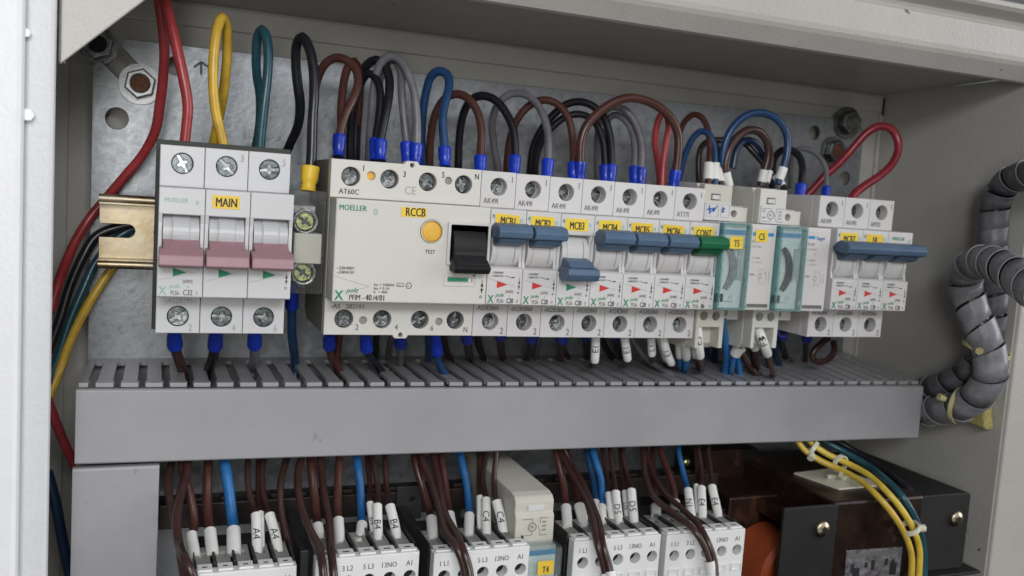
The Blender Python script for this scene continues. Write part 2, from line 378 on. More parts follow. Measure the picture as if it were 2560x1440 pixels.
# arrow scribed on the plate
m = MB(); q0 = at(503, 187, .25); q1 = at(503, 155, .25); m.line(q0.x, q0.z, q1.x, q1.z - .2, 1.1, .12, 'ink_grey')
for px in (485, 522): e = at(px, 168, .25); m.line(e.x, e.z, q1.x, q1.z, 1.1, .16, 'ink_grey')
m.build('scribed_arrow', plate)
def nut(x, y, label, base, rnut, core, washer=1.32, h=6.0, tilt=20):
    q = at(x, y, base + h); m = MB()
    t = thing('fixing_nut', (q.x, -base, q.z - rnut), label, 'nut', 'nuts holding the mounting plate')
    m.cyl(q.x, q.z, base, base + 1.4, rnut * washer, 'zinc_dull' if q.x < 100 else 'zinc_dark', n=32); m.build('washer', t)
    m = MB(); m.shape(circ(q.x, q.z, rnut, 6, math.radians(tilt)), [circ(q.x, q.z, rnut * .56, 24)], base + 1.4, base + h, 'zinc_dull' if q.x < 100 else 'zinc_dark', 0.7); m.build('nut_body', t)
    m = MB(); m.cyl(q.x, q.z, base + 1, base + h - .4, rnut * .55, core, n=24); m.build('threaded_stud', t)
nut(350, 208, 'hexagonal nut on a rusty stud near the top left corner of the plate', 0.2, 7.4, 'rust')
nut(243, 108, 'dark hollow nut half hidden behind the cream corner gusset', -12.6, 7.2, 'hole_dark', 1.25, 12)
nut(2132, 306, 'dark greasy nut at the top right corner of the plate', 0.2, 8.0, 'zinc_dark')
nut(2096, 378, 'nut with a rusty stud behind the red loop at right', 0.2, 7.4, 'rust')

# ================================================================== DIN RAIL
m = MB()
zt, zb = 16.6, -18.2
xr0, xr1 = -25.6, 392
sl = lambda x0, x1: [(x0 + 2.6 * math.cos(math.radians(90 + 180 * i / 8)) + 2.6, -0.6 + 2.6 * math.sin(math.radians(90 + 180 * i / 8))) for i in range(9)] + [(x1 - 2.6 + 2.6 * math.cos(math.radians(-90 + 180 * i / 8)), -0.6 + 2.6 * math.sin(math.radians(-90 + 180 * i / 8))) for i in range(9)]
holes = [sl(xr0 + 25 + 25 * k - 0, xr0 + 25 + 25 * k + 15) for k in range(15)]
webtop, webbot = zt - 4.6, zb + 4.6
s0 = at(338, 578, 20).x
notch = [(xr0, webbot), (xr1, webbot), (xr1, webtop), (xr0, webtop), (xr0, 2.7)] + [(s0 - 3.2 + 3.2 * math.cos(math.radians(90 - 180 * i / 10)), -0.5 + 3.2 * math.sin(math.radians(90 - 180 * i / 10))) for i in range(11)] + [(xr0, -3.7)]
notch = notch[::-1]
h2 = circ(at(392, 586, 20).x + 1.6, -0.5, 3.0, 16)
m.shape(notch, [h2], 19.4, 20.4, 'zinc_gold', 0.15)
m.box(xr0, xr1, 20.5, 27, webtop - .1, webtop + .9, 'zinc_gold', .2); m.box(xr0, xr1, 20.5, 27, webbot - .9, webbot + .1, 'zinc_gold', .2)
for a_, b_ in ((webtop + .5, zt), (zb, webbot - .5)):
    cm, hh = (a_ + b_) / 2, (b_ - a_) / 2
    lip = [(26.9 - 2.6 * (1 - math.sqrt(max(0, 1 - (t_ / 9.5) ** 2))), cm + hh * t_ / 9) for t_ in range(-9, 10)]
    m.prof(lip + [(q[0] - 1.0, q[1]) for q in reversed(lip)], xr0, xr1, 'zinc_gold')
rail = m.build('din_rail'); tag(rail, 'gold passivated steel rail sticking out left of the main breaker', 'mounting rail')
for x in (30, 210, 385):
    m = MB(); m.box(x - 6, x + 6, 0.1, 19.3, -6, 6, 'zinc_dull'); m.build('standoff', rail, origin=rail['_o'][:])

# ================================================================== DEVICES
rnd = random.Random(4)
def screw_head(m, cx, cz, d, r, ang, mt='screw_steel'):
    """round head with a deep combined slot and cross cut into it"""
    m.cyl(cx, cz, d - 1.6, d - 0.7, r, 'zinc' if mt == 'screw_steel' else 'screw_dark', n=22)  # slot floor brighter than the head: reflections put into the metal colours
    sw, sl_, cw = r * .15, r * .93, r * .12; a = math.radians(ang)
    cross = []
    L = [(sl_, sw), (r * .30, sw), (r * .2, r * .2), (cw, r * .5), (-cw, r * .5), (-r * .2, r * .2), (-r * .30, sw), (-sl_, sw), (-sl_, -sw), (-r * .30, -sw), (-r * .2, -r * .2), (-cw, -r * .5), (cw, -r * .5), (r * .2, -r * .2), (r * .30, -sw), (sl_, -sw)]
    for x, z in L: cross.append((cx + x * math.cos(a) - z * math.sin(a), cz + x * math.sin(a) + z * math.cos(a)))
    m.shape(circ(cx, cz, r, 26), [cross[::-1]], d - 0.7, d, mt, 0.22)

def screws(parent, ox, oz, spots, D, r, mt='screw_steel', sink=1.0):
    for cx, cz, ang in spots:
        m = MB(ox, oz); screw_head(m, cx, cz, D - sink, r, ang, mt); m.build('terminal_screw', parent)

def sticker(parent, ox, oz, x0, x1, z0, z1, D, s, size, sx=0.62, tilt=0.0, tx=None, tz=None):
    m = MB(ox, oz)
    dz = (x1 - x0) * math.tan(math.radians(tilt))
    m.shape([(x0, z0), (x1, z0 + dz), (x1, z1 + dz), (x0, z1)], [], D + .02, D + .16, 'sticker_yellow')
    o = m.build('label_sticker', parent)
    m = MB(ox, oz); m.text(s, tx if tx is not None else (x0 + x1) / 2, tz if tz is not None else z0 + (z1 - z0) * .16, D + .22, size, 'ink', sx, True, align='C', rot=tilt); m.build('lettering', o)

def module_body(m, W, oz_pl, matname, hole=True, hz=31.6, hr=4.3, side='side_plastic'):
    m.prof([(30, -34), (38, -39.1), (79, -39.1), (79, 39.1), (38, 39.1), (30, 34)], 0.1, W - 0.1, side, 0.3)

def mcb(ox, oz, label, code, code2, rating, color, up, st, dim=False, tilt=0.0, logo=False, handle_full=False):
    t = thing('circuit_breaker', (ox + 8.75, -30, oz - 39.1), label, 'circuit breaker', 'single pole breakers on the rail')
    pm = 'white_plastic'
    m = MB(ox, oz); W = 17.5
    m.prof([(30, -34), (38, -39.1), (78.9, -39.1), (78.9, 39.1), (38, 39.1), (30, 34)], 0.1, W - 0.1, pm, 0.3)
    for s in (1, -1):
        m.shape(rect(0.12, min(s * 22.1, s * 39.1), W - 0.12, max(s * 22.1, s * 39.1)), [circ(8.9, s * 32.0, 4.15, 26)], 79, 85, pm, 0.35)
    m.box(.12, W - .12, 79, 92, -22, 22, pm, .3)
    m.prof([(92, 11.2), (101, 12.2), (101, 21.6), (100, 22), (92, 22)], .12, W - .12, pm, .35)
    m.prof([(92, -22), (100, -22), (101, -21.5), (101, -5.4), (99, -4.6), (92, -4.2)], .12, W - .12, pm, .35)
    for x0, x1 in ((.12, 1.5), (W - 1.5, W - .12)):
        m.prof([(92, -4.4), (99.2, -4.8), (98.4, -2), (98.8, 8), (100.2, 12.2), (92, 12.2)], x0, x1, pm, .25)
    m.build('housing', t)
    m = MB(ox, oz)
    m.drum(2.0, W - 2.0, 92, 3.4, 8.4, pm, n=90)
    m.drum(4.6, W - 4.6, 92, 3.4, 8.75, pm, n=90)
    zz = [3.4 + 8.9 * math.sin(math.radians(a)) for a in range(-40, 42, 8)]; dd = [92 + 8.95 * math.cos(math.radians(a)) for a in range(-40, 42, 8)]
    for k in range(len(zz) - 1):
        m.add([(ox + 12.7, -dd[k], oz + zz[k]), (ox + 12.95, -dd[k], oz + zz[k]), (ox + 12.95, -dd[k + 1], oz + zz[k + 1]), (ox + 12.7, -dd[k + 1], oz + zz[k + 1])], [(0, 1, 2, 3)], 'ink_grey')
    m.build('toggle_drum', t)
    m = MB(ox, oz)
    x0, x1 = (.6, W - .6) if not handle_full else (-.6, W + .6)
    f = 1 if up else -1; c = 3.4 if up else 3.6
    Z = (lambda z: z) if up else (lambda z: 6.5 - z)
    sg = [(100, 9.6), (107.5, 8.9), (111.4, 9.5), (112.3, 12.2), (110.2, 15.0), (104.5, 15.9), (101.6, 14.6), (99, 12)]
    pts = [(d, Z(z)) for d, z in sg]
    if not up: pts = pts[::-1]
    m.prof(pts, x0, x1, color, .55)
    nk = [(98, 4.6), (101.6, 5.4), (107.0, 6.6), (109.6, 9.0), (100, 10)]
    pk = [(d, Z(z)) for d, z in nk]
    if not up: pk = pk[::-1]
    n0 = len(m.v); m.prof(pk, 2.3, W - 2.3, color, .4)
    m.build('toggle_handle', t)
    screws(t, ox, oz, [(8.3, 32.0, rnd.randint(0, 180)), (8.3, -32.0, rnd.randint(0, 180))], 81.4, 3.8, 'screw_steel' if not dim else 'ink_pale', 0.9)
    ik = 'ink_grey'
    m = MB(ox, oz)
    m.text('1', 14.7, 34.2, 85.1, 4.2, ik, .7); m.text('2', 14.0, -38.0, 85.1, 4.6, ik, .8)
    m.text(code, 1.6, 24.0, 85.1, 3.7, ik, .78); m.text(code2, 1.2, -26.5, 85.1, 3.1, ik, .84)
    d = 101.12
    m.text('~230/400V', 2.2, -7.6, d, 1.5, 'ink', .85); m.text('~240/415V', 2.2, -9.1, d, 1.5, 'ink', .85)
    m.line(8.6, -8.4, 12, -9.2, .22, d, 'ink'); m.line(12, -9.2, 13.4, -9.0, .5, d, 'ink')
    m.line(1, -9.9, 14, -13.2, .16, d, 'ink_pale')
    tc = 'ink_red' if up else 'ink_green'
    m.poly([(5.0, -14.2), (10.2, -12.5), (5.0, -10.9)], d, tc)
    m.text('X', .9, -21.0, d, 5.2, 'ink_green', .78, True); m.text('pole', 4.6, -18.2, d, 2.7, 'ink_green', .85, shear=.35)
    m.text('PLS6-', 5.3, -20.9, d, 2.6, ik, .62); m.text(rating, 10.1, -21.0, d, 3.3, 'ink', .60, True); m.text('/1', 14.9, -20.9, d, 2.4, ik, .6)
    m.text('[6000]', 9.4, -16.3, d, 1.9, 'ink_grey', .75); m.text('3', 11.2, -18.1, d, 1.4, ik, .8)
    m.line(15.9, -9.2, 15.9, -14.8, .22, d, 'ink'); m.poly([(15.4, -11.9), (16.4, -11.9), (15.9, -10.2)], d + .02, 'ink'); m.poly([(15.4, -12.9), (16.4, -12.9), (15.9, -14.6)], d + .02, 'ink')
    m.text('o', 15.15, -16.7, d, 2.4, 'ink', .8)
    if logo: m.text('MOELLER', 3.0, 17.4, d, 2.5, 'ink_green', .8, True)
    else: m.text('M', .9, 17.6, d, 2.5, 'ink_green', .5, True)
    m.text('o', 14.2, 16.2, d, 4.2, 'ink_palegreen', .7)
    m.build('marking', t)
    if st: sticker(t, ox, oz, 2.3, 14.0, 14.2, 19.9, 101, st, 5.1, .60, tilt, tz=14.9)
    return t

OXR = 69.8
for k, (s, code2, rating, color, up, lab) in enumerate([
    ('MCB1', '-AS282860', 'C20', 'toggle_blue', True, 'white breaker labelled MCB1, blue toggle up, red flag'),
    ('MCB2', '-AS282860', 'C20', 'toggle_blue', True, 'white breaker labelled MCB2, blue toggle up, red flag'),
    ('MCB3', '-AS282860', 'C20', 'toggle_blue', False, 'white breaker labelled MCB3, blue toggle switched down, green flag'),
    ('MCB4', '-AS282860', 'C20', 'toggle_blue', True, 'white breaker labelled MCB4, blue toggle up, red flag'),
    ('MCB5', '-AS282860', 'C20', 'toggle_blue', True, 'white breaker labelled MCB5, blue toggle up, red flag'),
    ('MCB6', '-AS282860', 'C20', 'toggle_blue', True, 'white breaker labelled MCB6, blue toggle up, red flag'),
    ('CONT', '-AS282842', 'B6', 'toggle_green', True, 'white breaker labelled CONT with a green toggle')]):
    mcb(OXR + 70 + 17.5 * k, [-.1, -.3, -.5, -.5, -.6, -.6, -.6][k], lab, 'AK49I' if k < 6 else 'AT77I', code2, rating, color, up, s, tilt=[-3, -1, 0, 1.5, -1, -2, 0][k])
for k, (s, lab) in enumerate([('MCB7', 'dimly lit breaker labelled MCB7 at the right end of the row'), ('F8', 'breaker with the small yellow F8 label, second from the right end'),
                              (None, 'last breaker at the right end of the row, without a yellow label')]):
    mcb(336 + 17.5 * k, .7, lab, ['AK49I', 'AK49I', 'AP02I'][k], '-AS282860', 'C20', 'toggle_blue', True, s, logo=(k == 2), handle_full=True)

# ---- main breaker, three poles
t = thing('main_circuit_breaker', (26.25, -30, -39), 'three pole breaker labelled MAIN with maroon toggles down', 'circuit breaker')
m = MB(0, .3)
for k in range(3):
    x = 17.5 * k
    m.prof([(40, -39.1), (78.9, -39.1), (78.9, 39.1), (40, 39.1)], x + .1, x + 17.4, 'main_plastic', .3)
    for s in (1, -1):
        m.shape(rect(x + .1, min(s * 22.2, s * 39.1), x + 17.4, max(s * 22.2, s * 39.1)), [circ(x + 8.75, s * 31.9, 4.35, 26)], 79, 85, 'main_plastic', .35)
    m.box(x + .1, x + 17.4, 79, 92, -22.1, 22.1, 'main_plastic', .3)
    m.prof([(92, 10.6), (101, 11.4), (101, 21.7), (100, 22.1), (92, 22.1)], x + .1, x + 17.4, 'main_plastic', .35)
    m.prof([(92, -22.1), (100, -22.1), (101, -21.6), (101, -7.6), (99, -6.8), (92, -6.2)], x + .1, x + 17.4, 'main_plastic', .35)
    for a, b in ((.1, 1.6), (15.9, 17.4)): m.prof([(92, -6.4), (100.2, -7), (99.6, -2), (99.6, 8), (101, 12), (92, 12)], x + a, x + b, 'main_plastic', .25)
m.build('housing', t)
m = MB(0, .3); m.prof([(30, -35), (36, -39.6), (72, -39.6), (72, 41.6), (36, 41.6), (30, 36)], -1.5, 54, 'shade_dark', .3); m.build('rear_shade_edge', t)  # oversized dark rear slab, its rim stands in for shadow along the edges
for k in range(3):
    x = 17.5 * k; m = MB(0, .3)
    m.drum(x + 1.9, x + 15.6, 92, 3.2, 8.4, 'clear_toggle', n=36); m.drum(x + 5.5, x + 12.0, 92, 3.2, 8.9, 'clear_toggle', n=36)
    for xx in (5.5, 12.0): m.line(x + xx, 9.4, x + xx, 1.6, .16, 101.0, 'ink_pale')
    m.build('toggle_drum', t)
    m = MB(0, .3)
    m.prof([(98, 1.8), (100.9, 1.2), (105, -1.0), (108, -2.5), (98, -5)][::-1], x + 2.0, x + 15.7, 'maroon', .3)
    m.prof([(99.0, .9), (101.8, 1.4), (101.2, -3)][::-1], x + 5.5, x + 12.0, 'maroon', .1)
    m.prof([(98, -1.5), (107.4, -2.0), (111.2, -4.2), (112, -8.2), (108, -9.4), (101.5, -8.6), (98, -6)][::-1], x + .5, x + 17.0, 'maroon', .45)
    m.build('toggle_handle', t)
screws(t, 0, .3, [(8.75, 31.9, -62), (26.25, 31.9, -48), (43.75, 31.9, 8), (8.75, -31.9, 35), (26.25, -31.9, -8), (43.75, -31.9, -12)], 85, 4.1, 'screw_steel', .5)
m = MB(0, .3); d = 101.1
for k in range(3):
    x = 17.5 * k
    m.poly([(x + 6.0, -13.5), (x + 11.4, -11.8), (x + 6.0, -10.0)], d, 'ink_green'); m.line(x + 1, -9.6, x + 13.6, -11.6, .15, d, 'ink_pale'); m.line(x + 1, -15, x + 13.6, -11.8, .15, d, 'ink_pale')
m.text('3', 31.6, 34.3, 85.1, 4.4, 'ink_pale', .8); m.text('5', 48.9, 33.7, 85.1, 4.4, 'ink_pale', .8)
for s, x in (('2', 13), ('4', 30.6), ('6', 48.0)): m.text(s, x, -38.1, 85.1, 4.2, 'ink_pale', .8)
m.text('-AS282951', 3.4, -26.4, 85.1, 3.2, 'ink_pale', .9)
m.text('MOELLER', 2.2, 16.2, d, 2.5, 'ink_palegreen', .84, True); m.text('o', 13.8, 15.6, d, 3.6, 'ink_palegreen', .7)
m.text('X', .9, -21.0, d, 5.2, 'ink_palegreen', .78, True); m.text('pole', 4.7, -18.2, d, 2.7, 'ink_palegreen', .85, shear=.35)
m.text('PLS6-', 5.3, -20.9, d, 2.5, 'ink_grey', .66); m.text('C32', 10.0, -21.0, d, 3.3, 'ink_grey', .66, True); m.text('/3', 14.6, -20.9, d, 2.4, 'ink_pale', .6)
m.text('[6000]', 9.8, -16.0, d, 1.9, 'ink_grey', .75); m.text('3', 11.6, -18.0, d, 1.4, 'ink_grey', .8)
m.line(50.6, -11.2, 50.6, -15.6, .25, d, 'ink'); m.poly([(50.0, -13), (51.2, -13), (50.6, -11.6)], d + .02, 'ink'); m.poly([(50.0, -13.9), (51.2, -13.9), (50.6, -15.3)], d + .02, 'ink'); m.text('o', 49.8, -17.7, d, 2.6, 'ink_grey', .8)
m.build('marking', t)
sticker(t, 0, .3, 20.2, 30.8, 14.6, 20.0, 101, 'MAIN', 5.1, .68)

# ---- clear neutral terminal between main breaker and the residual current device
t = thing('neutral_terminal', (61, -30, -25), 'clear plastic terminal with two brass screws between the main breaker and the 4 pole device', 'terminal block')
m = MB(); m.box(53.6, 67.8, 62, 90, -20.5, 24.6, 'clear_cover', 1.2); m.build('clear_cover', t)
m = MB(); m.box(54.2, 66.8, 40, 61.5, -18, 18, 'contactor_grey', .6); m.box(55.2, 67.2, 61.8, 86, -7.5, 5.8, 'beige_plastic', .5)
m.box(55, 66.6, 61.6, 70, 6.4, 17.5, 'zinc_dull', .5); m.box(55, 66.6, 61.6, 70, -18, -8, 'zinc_dull', .5); m.build('terminal_body', t)
for z in (10.8, -11.9):
    m = MB(); m.shape(circ(60.2, z, 5.4, 28), [circ(60.2, z, 4.4, 28)], 76, 84, 'zinc', .4); m.build('screw_collar', t)
    m = MB(); m.cyl(60.2, z, 70, 78.8, 3.8, 'screw_brass'); screw_head(m, 60.2, z, 80.4, 3.8, -35, 'screw_brass'); m.build('brass_screw', t)

# ---- residual current device, four modules
t = thing('residual_current_breaker', (OXR + 35, -30, -39), 'wide four pole cream device labelled RCCB with black lever and yellow test button', 'residual current breaker')
ox = OXR; pm = 'cream_plastic'
m = MB(ox, 0)
pr = [(27, -18), (27, -34), (33, -39.1), (78.9, -39.1), (78.9, 39.1), (42, 39.1), (30, 33.5), (27, 22)]
m.prof(pr, .1, 69.9, 'side_plastic', .5)
topc = [(8.9, 31.8), (26.4, 31.8), (44.2, 31.8), (61.4, 31.8)]
m.shape([(0.05, 22.3), (69.9, 22.3), (69.9, 39.1), (40, 39.1), (39, 40.6), (34, 40.6), (32.6, 39.1), (.05, 39.1)][::1], [circ(x, z, 4.2, 26) for x, z in topc] + [circ(18.0, 32.7, 1.9, 16), circ(54.0, 33.0, 1.75, 16), [(35.6, 39.6), (37.4, 39.6), (37.4, 38.3), (36.9, 37.8), (36.1, 37.8), (35.6, 38.3)]], 79, 85, pm, .4)
botc = [(8.9, -31.8), (26.4, -31.8), (44.2, -31.8), (61.4, -31.8)]
m.shape([(0.05, -22.3), (.05, -39.1), (31.5, -39.1), (32.6, -40.6), (38, -40.6), (39, -39.1), (69.9, -39.1), (69.9, -22.3)], [circ(x, z, 4.2, 26) for x, z in botc] + [circ(17.6, -32.4, 1.75, 16), circ(53.4, -32.6, 1.75, 16), [(34.4, -39.8), (36.2, -39.8), (36.2, -38.4), (35.3, -37.8), (34.4, -38.4)]], 79, 85, pm, .4)
m.box(.1, 69.9, 79, 84, -22.2, 22.2, pm, .3)
btn = at(1080, 579, 101); wq0, wq1 = at(1127, 570, 101), at(1214, 665, 101); iq0, iq1 = at(1120, 693, 101), at(1180, 706, 101)
m.shape([(.2, -22.1), (69.9, -22.1), (69.9, 22.1), (.2, 22.1)], [circ(btn.x - ox, btn.z, 5.2, 32), rect(wq0.x - ox, wq1.z + 1.5, wq1.x - ox, wq0.z + 1.5), rect(iq0.x - ox, iq1.z, iq1.x - ox, iq0.z)], 84, 101, pm, .6)
m.build('housing', t)
screws(t, ox, 0, [(x - .4, z, a) for (x, z), a in zip(topc + botc, (70, 55, -30, 100, 60, 40, 28, 80))], 84, 3.75, 'screw_steel', 1.2)
for (x, z, mm) in ((18.0, 32.7, 'test_yellow'), (54.0, 33.0, 'contactor_grey'), (17.6, -32.4, 'contactor_grey'), (53.4, -32.6, 'contactor_grey')):
    m = MB(ox, 0); m.cyl(x, z, 79, 83.4, 1.75, mm, n=16); m.build('sealed_plug', t)
m = MB(ox, 0); m.shape(circ(btn.x - ox, btn.z, 5.15, 32), [circ(btn.x - ox, btn.z, 4.75, 32)], 98, 101.5, 'cream_plastic', .15); m.cyl(btn.x - ox, btn.z, 90, 100.6, 4.6, 'test_yellow', n=36, dome=.5)
m.build('test_button', t, label='round yellow orange test button')
lx0, lx1 = wq0.x - ox + 1.2, wq1.x - ox - 1.0
m = MB(ox, 0); m.drum(lx0, lx1, 93.6, 3.4, 10.6, 'black_plastic', n=44)
m.prof([(98, 5), (103.6, 3.2), (104.6, .4), (107.8, -2.8), (109.8, -5.2), (107.4, -7.2), (99, -7), (96, -3)][::-1], lx0 + .1, lx1 - .1, 'black_plastic', .8)
m.prof([(98, .4), (105, -1.6), (110.2, -4.8), (108.2, -7.6), (99, -7.2)][::-1], lx0 - .8, lx1 + .8, 'black_plastic', .9)
m.build('toggle_lever', t)
m = MB(ox, 0); m.box(iq0.x - ox - .3, iq1.x - ox + .3, 98, 99.6, iq1.z - .2, iq0.z + .2, 'contactor_white'); m.box(iq0.x - ox + .2, iq1.x - ox - 1.6, 99.6, 100.1, iq1.z + .2, iq0.z - .3, 'ink_green'); m.build('status_window', t)
m = MB(ox, 0); d = 101.12
m.text('MOELLER', 1.4, 17.3, d, 3.3, 'ink_green', .86, True); m.text('o', 16.2, 15.9, d, 6.0, 'ink_palegreen', .62)
m.text('1', 13.7, 34.6, 85.1, 3.8, 'ink', .8); m.text('3', 32.4, 33.2, 85.1, 3.8, 'ink', .8); m.text('5', 50.6, 34.2, 85.1, 3.8, 'ink', .8); m.text('N', 68.6, 34.6, 85.1, 3.7, 'ink', .8, align='R')
m.text('2', 14.2, -36.8, 85.1, 3.8, 'ink_grey', .8); m.text('4', 32.4, -36.6, 85.1, 3.8, 'ink_grey', .8); m.text('6', 49.4, -36.8, 85.1, 3.8, 'ink_grey', .8); m.text('N', 67.6, -37.4, 85.1, 3.7, 'ink_grey', .8, align='R')
m.text('AT60C', 3.9, 24.0, 85.1, 3.3, 'ink', .92); m.text('CE', 33.4, 25.6, 85.1, 5.2, 'ink_pale', .9)
m.text('-AS   282101', 2.8, -27.0, 85.1, 2.9, 'ink_grey', 1.0)
q = at(1075, 634, 101); m.text('TEST', q.x - ox, q.z, d, 2.4, 'ink', .9, align='C')
m.text('~230/400V', 1.6, -8.1, d, 1.9, 'ink', .9); m.text('~240/415V', 1.6, -9.9, d, 1.9, 'ink', .9)
m.line(.8, -11.0, 16, -15.2, .18, d, 'ink_pale'); m.line(.8, -18.6, 16, -15.4, .18, d, 'ink_pale')
for z, s in ((-14.8, 'Inc = 10000A'), (-16.4, 'Ian = 0.1A'), (-18.0, 'Ic  = 40A')): m.text(s, 18.0, z, d, 1.75, 'ink', .95)
m.shape(rect(28.2, -14.9, 31.2, -13.2), [rect(28.4, -14.7, 31.0, -13.4)], d - .02, d + .02, 'ink'); m.text('~', 28.6, -15.0, d, 2.8, 'ink', .8)
m.shape(circ(33.6, -14.3, 1.5, 6), [circ(33.6, -14.3, 1.2, 6)], d - .02, d + .02, 'ink'); m.text('n', 32.9, -14.8, d, 1.5, 'ink', .9)
m.text('X', 1.2, -21.2, d, 6.0, 'ink_green', .86, True); m.text('pole', 6.2, -18.0, d, 3.2, 'ink_green', .88, shear=.35)
m.text('PFIM -', 7.4, -21.2, d, 3.5, 'ink', .72); m.text('40', 14.6, -21.2, d, 3.7, 'ink', .74, True); m.text('/4/', 17.8, -21.2, d, 3.3, 'ink', .8); m.text('01', 20.7, -21.2, d, 3.6, 'ink', .74, True)
m.line(67.8, -10.8, 67.8, -17, .28, d, 'ink'); m.poly([(67.1, -13.8), (68.5, -13.8), (67.8, -11.8)], d + .02, 'ink'); m.poly([(67.1, -14.8), (68.5, -14.8), (67.8, -16.8)], d + .02, 'ink'); m.text('o', 66.8, -19.2, d, 3.0, 'ink', .8)
m.build('marking', t)
q0, q1 = at(1004, 517, 101), at(1066, 548, 101)
sticker(t, ox, 0, q0.x - ox, q1.x - ox, q1.z + .6, q0.z, 101, 'RCCB', 5.3, .66, tx=(q0.x + q1.x) / 2 - ox + .6, tz=q1.z + 1.0)
m = MB(ox, 0); m.shape(rrect(iq0.x - ox - 1.8, iq1.z - 1.9, iq1.x - ox + 1.8, iq0.z + 1.9, .8), [rrect(iq0.x - ox - 1.4, iq1.z - 1.5, iq1.x - ox + 1.4, iq0.z + 1.5, .6), ], 101.0, 101.4, 'cream_plastic', .1); m.build('window_frame', t)
m = MB(ox, 0); m.shape(rrect(wq0.x - ox - 1.4, wq1.z - .2, wq1.x - ox + 1.2, wq0.z + 3.0, .8), [rrect(wq0.x - ox, wq1.z + 1.4, wq1.x - ox, wq0.z + 1.6, .6)], 101.0, 102.2, 'white_plastic', .3); m.build('lever_frame', t)

# ---- time switches and their contactors
def time_switch(ox, label, hand, st, top_extra=1.6):
    t = thing('time_switch', (ox + 8.75, -30, -46), label, 'time switch', 'time switches with teal windows')
    pm = 'beige_plastic' if hand else 'cream_plastic'
    m = MB(ox, 0)
    m.prof([(30, -30), (36, -46), (76, -46), (79, -43), (79, 38), (76, 41.5), (40, 42.8), (34, 42)], .15, 17.35, pm, .4)
    m.shape(rect(.15, 22.4, 17.35, 41.0), [rect(4.6, 33.0, 10.2, 36.2)], 79, 84, pm, .5)
    m.box(5.2, 9.6, 79, 84.4, 33.4, 35.8, 'white_plastic', .3)
    m.shape([(.3, -22.4), (.3, -44.5), (2.4, -44.5), (2.4, -33.4), (14.6, -33.4), (14.6, -44.5), (17.2, -44.5), (17.2, -22.4)], [circ(4.6, -27.4, 2.4, 20), circ(12.0, -27.4, 2.4, 20)], 79, 87, pm, .4)
    m.box(.4, 17.1, 79, 99, -22.2, 22.2, 'white_plastic', .3)
    m.build('housing', t)
    m = MB(ox, 0); m.cyl(4.6, -27.4, 79, 82, 2.3, 'contactor_grey', n=18); m.cyl(12.0, -27.4, 79, 82, 2.3, 'screw_tan' if hand else 'contactor_grey', n=18); m.build('terminal_screw', t)
    m = MB(ox, 0); m.shape(rrect(.9, 22.6, 16.8, 32.0, .8), [], 84.02, 84.7, 'white_plastic', .15); pn = m.build('circuit_plate', t)
    m = MB(ox, 0); dd = 84.78
    if hand:
        m.shape(rect(1.8, 24.2, 9.2, 31.2), [rect(2.05, 24.45, 8.95, 30.95)], dd - .02, dd + .01, 'ink_pale'); m.shape(rect(10.6, 24.2, 16, 31.2), [rect(10.85, 24.45, 15.75, 30.95)], dd - .02, dd + .01, 'ink_pale')
        for a in ((2.2, 28.0, 5.0, 28.6), (3.4, 30.2, 3.9, 25.6), (4.2, 26.6, 6.2, 29.2), (6.2, 29.2, 6.0, 27.0), (6.0, 27.0, 8.3, 30.2), (11.2, 28.4, 13.2, 28.9), (11.4, 27.0, 13.0, 27.6), (11.4, 26.9, 12.0, 29.8)): m.line(*a, .75, dd + .02, 'ink_blue')
    else:
        m.shape(circ(7.3, 27.2, 2.3, 20), [circ(7.3, 27.2, 1.95, 20)], dd - .02, dd + .01, 'ink_grey'); m.text('M', 6.3, 26.3, dd, 2.4, 'ink_grey', .8)
        for a in ((1.8, 30.6, 7.3, 30.6), (7.3, 30.6, 7.3, 29.5), (7.3, 24.9, 7.3, 23.8), (7.3, 23.8, 1.8, 23.8), (1.8, 30.6, 1.8, 29.6), (10.8, 30.8, 15.6, 30.8), (10.8, 30.8, 10.8, 28), (10.8, 25.6, 10.8, 23.8), (10.8, 23.8, 15.6, 23.8), (9.6, 28, 10.8, 25.6)): m.line(*a, .22, dd, 'ink_grey')
        for z in (29.0, 27.2, 25.4): m.text('230V', 12.0, z - .4, dd, 1.4, 'ink_grey', .8)
        m.text('220-', 1.7, 28.6, dd, 1.5, 'ink_grey', .8); m.text('240V', 1.7, 25.2, dd, 1.5, 'ink_grey', .8)
    m.build('marking', pn)
    # front with the dial behind a teal window
    m = MB(ox, 0); m.box(.9, 16.6, 99.2, 99.7, -21.4, 21.0, 'contactor_white'); m.build('dial_plate', t)
    m = MB(ox, 0)
    m.box(.9, 16.6, 99.72, 100.3, 16.2, 18.6, 'stripe_blue')
    arc = []
    for i in range(9): a = math.radians(62 - 115 * i / 8); arc.append((.9 + 11.4 * math.cos(a), -1.0 + 14.0 * math.sin(a)))
    inner = []
    for i in range(9): a = math.radians(62 - 115 * i / 8); inner.append((.5 + 7.6 * math.cos(a), -1.2 + 12.2 * math.sin(a)))
    m.shape(arc + inner[::-1], [], 99.8, 101.0, 'conduit_pale' if hand else 'black_plastic', .2)
    m.box(12.6, 16.4, 99.8, 100.6, -7, 10.5, 'stripe_blue' if False else 'sleeve_clear')
    m.box(1.0, 5.2, 99.8, 101.6, -18.2, -14.0, 'contactor_dark' if not hand else 'navy_knob', .3)
    m.build('dial', t)
    m = MB(ox, 0)
    m.text('1 0', 9.0, -16.6, 99.8, 2.6, 'ink_grey', .8); m.line(5.4, -18.0, 12.4, -18.0, .3, 99.8, 'ink_grey'); m.line(3, -9, 3, 6.5, .25, 99.8, 'ink_grey')
    for z, s in ((6.5, '9'), (2.0, '6'), (-2.6, '3')): m.text(s, 4.4, z, 99.8, 2.2, 'ink_grey', .7)
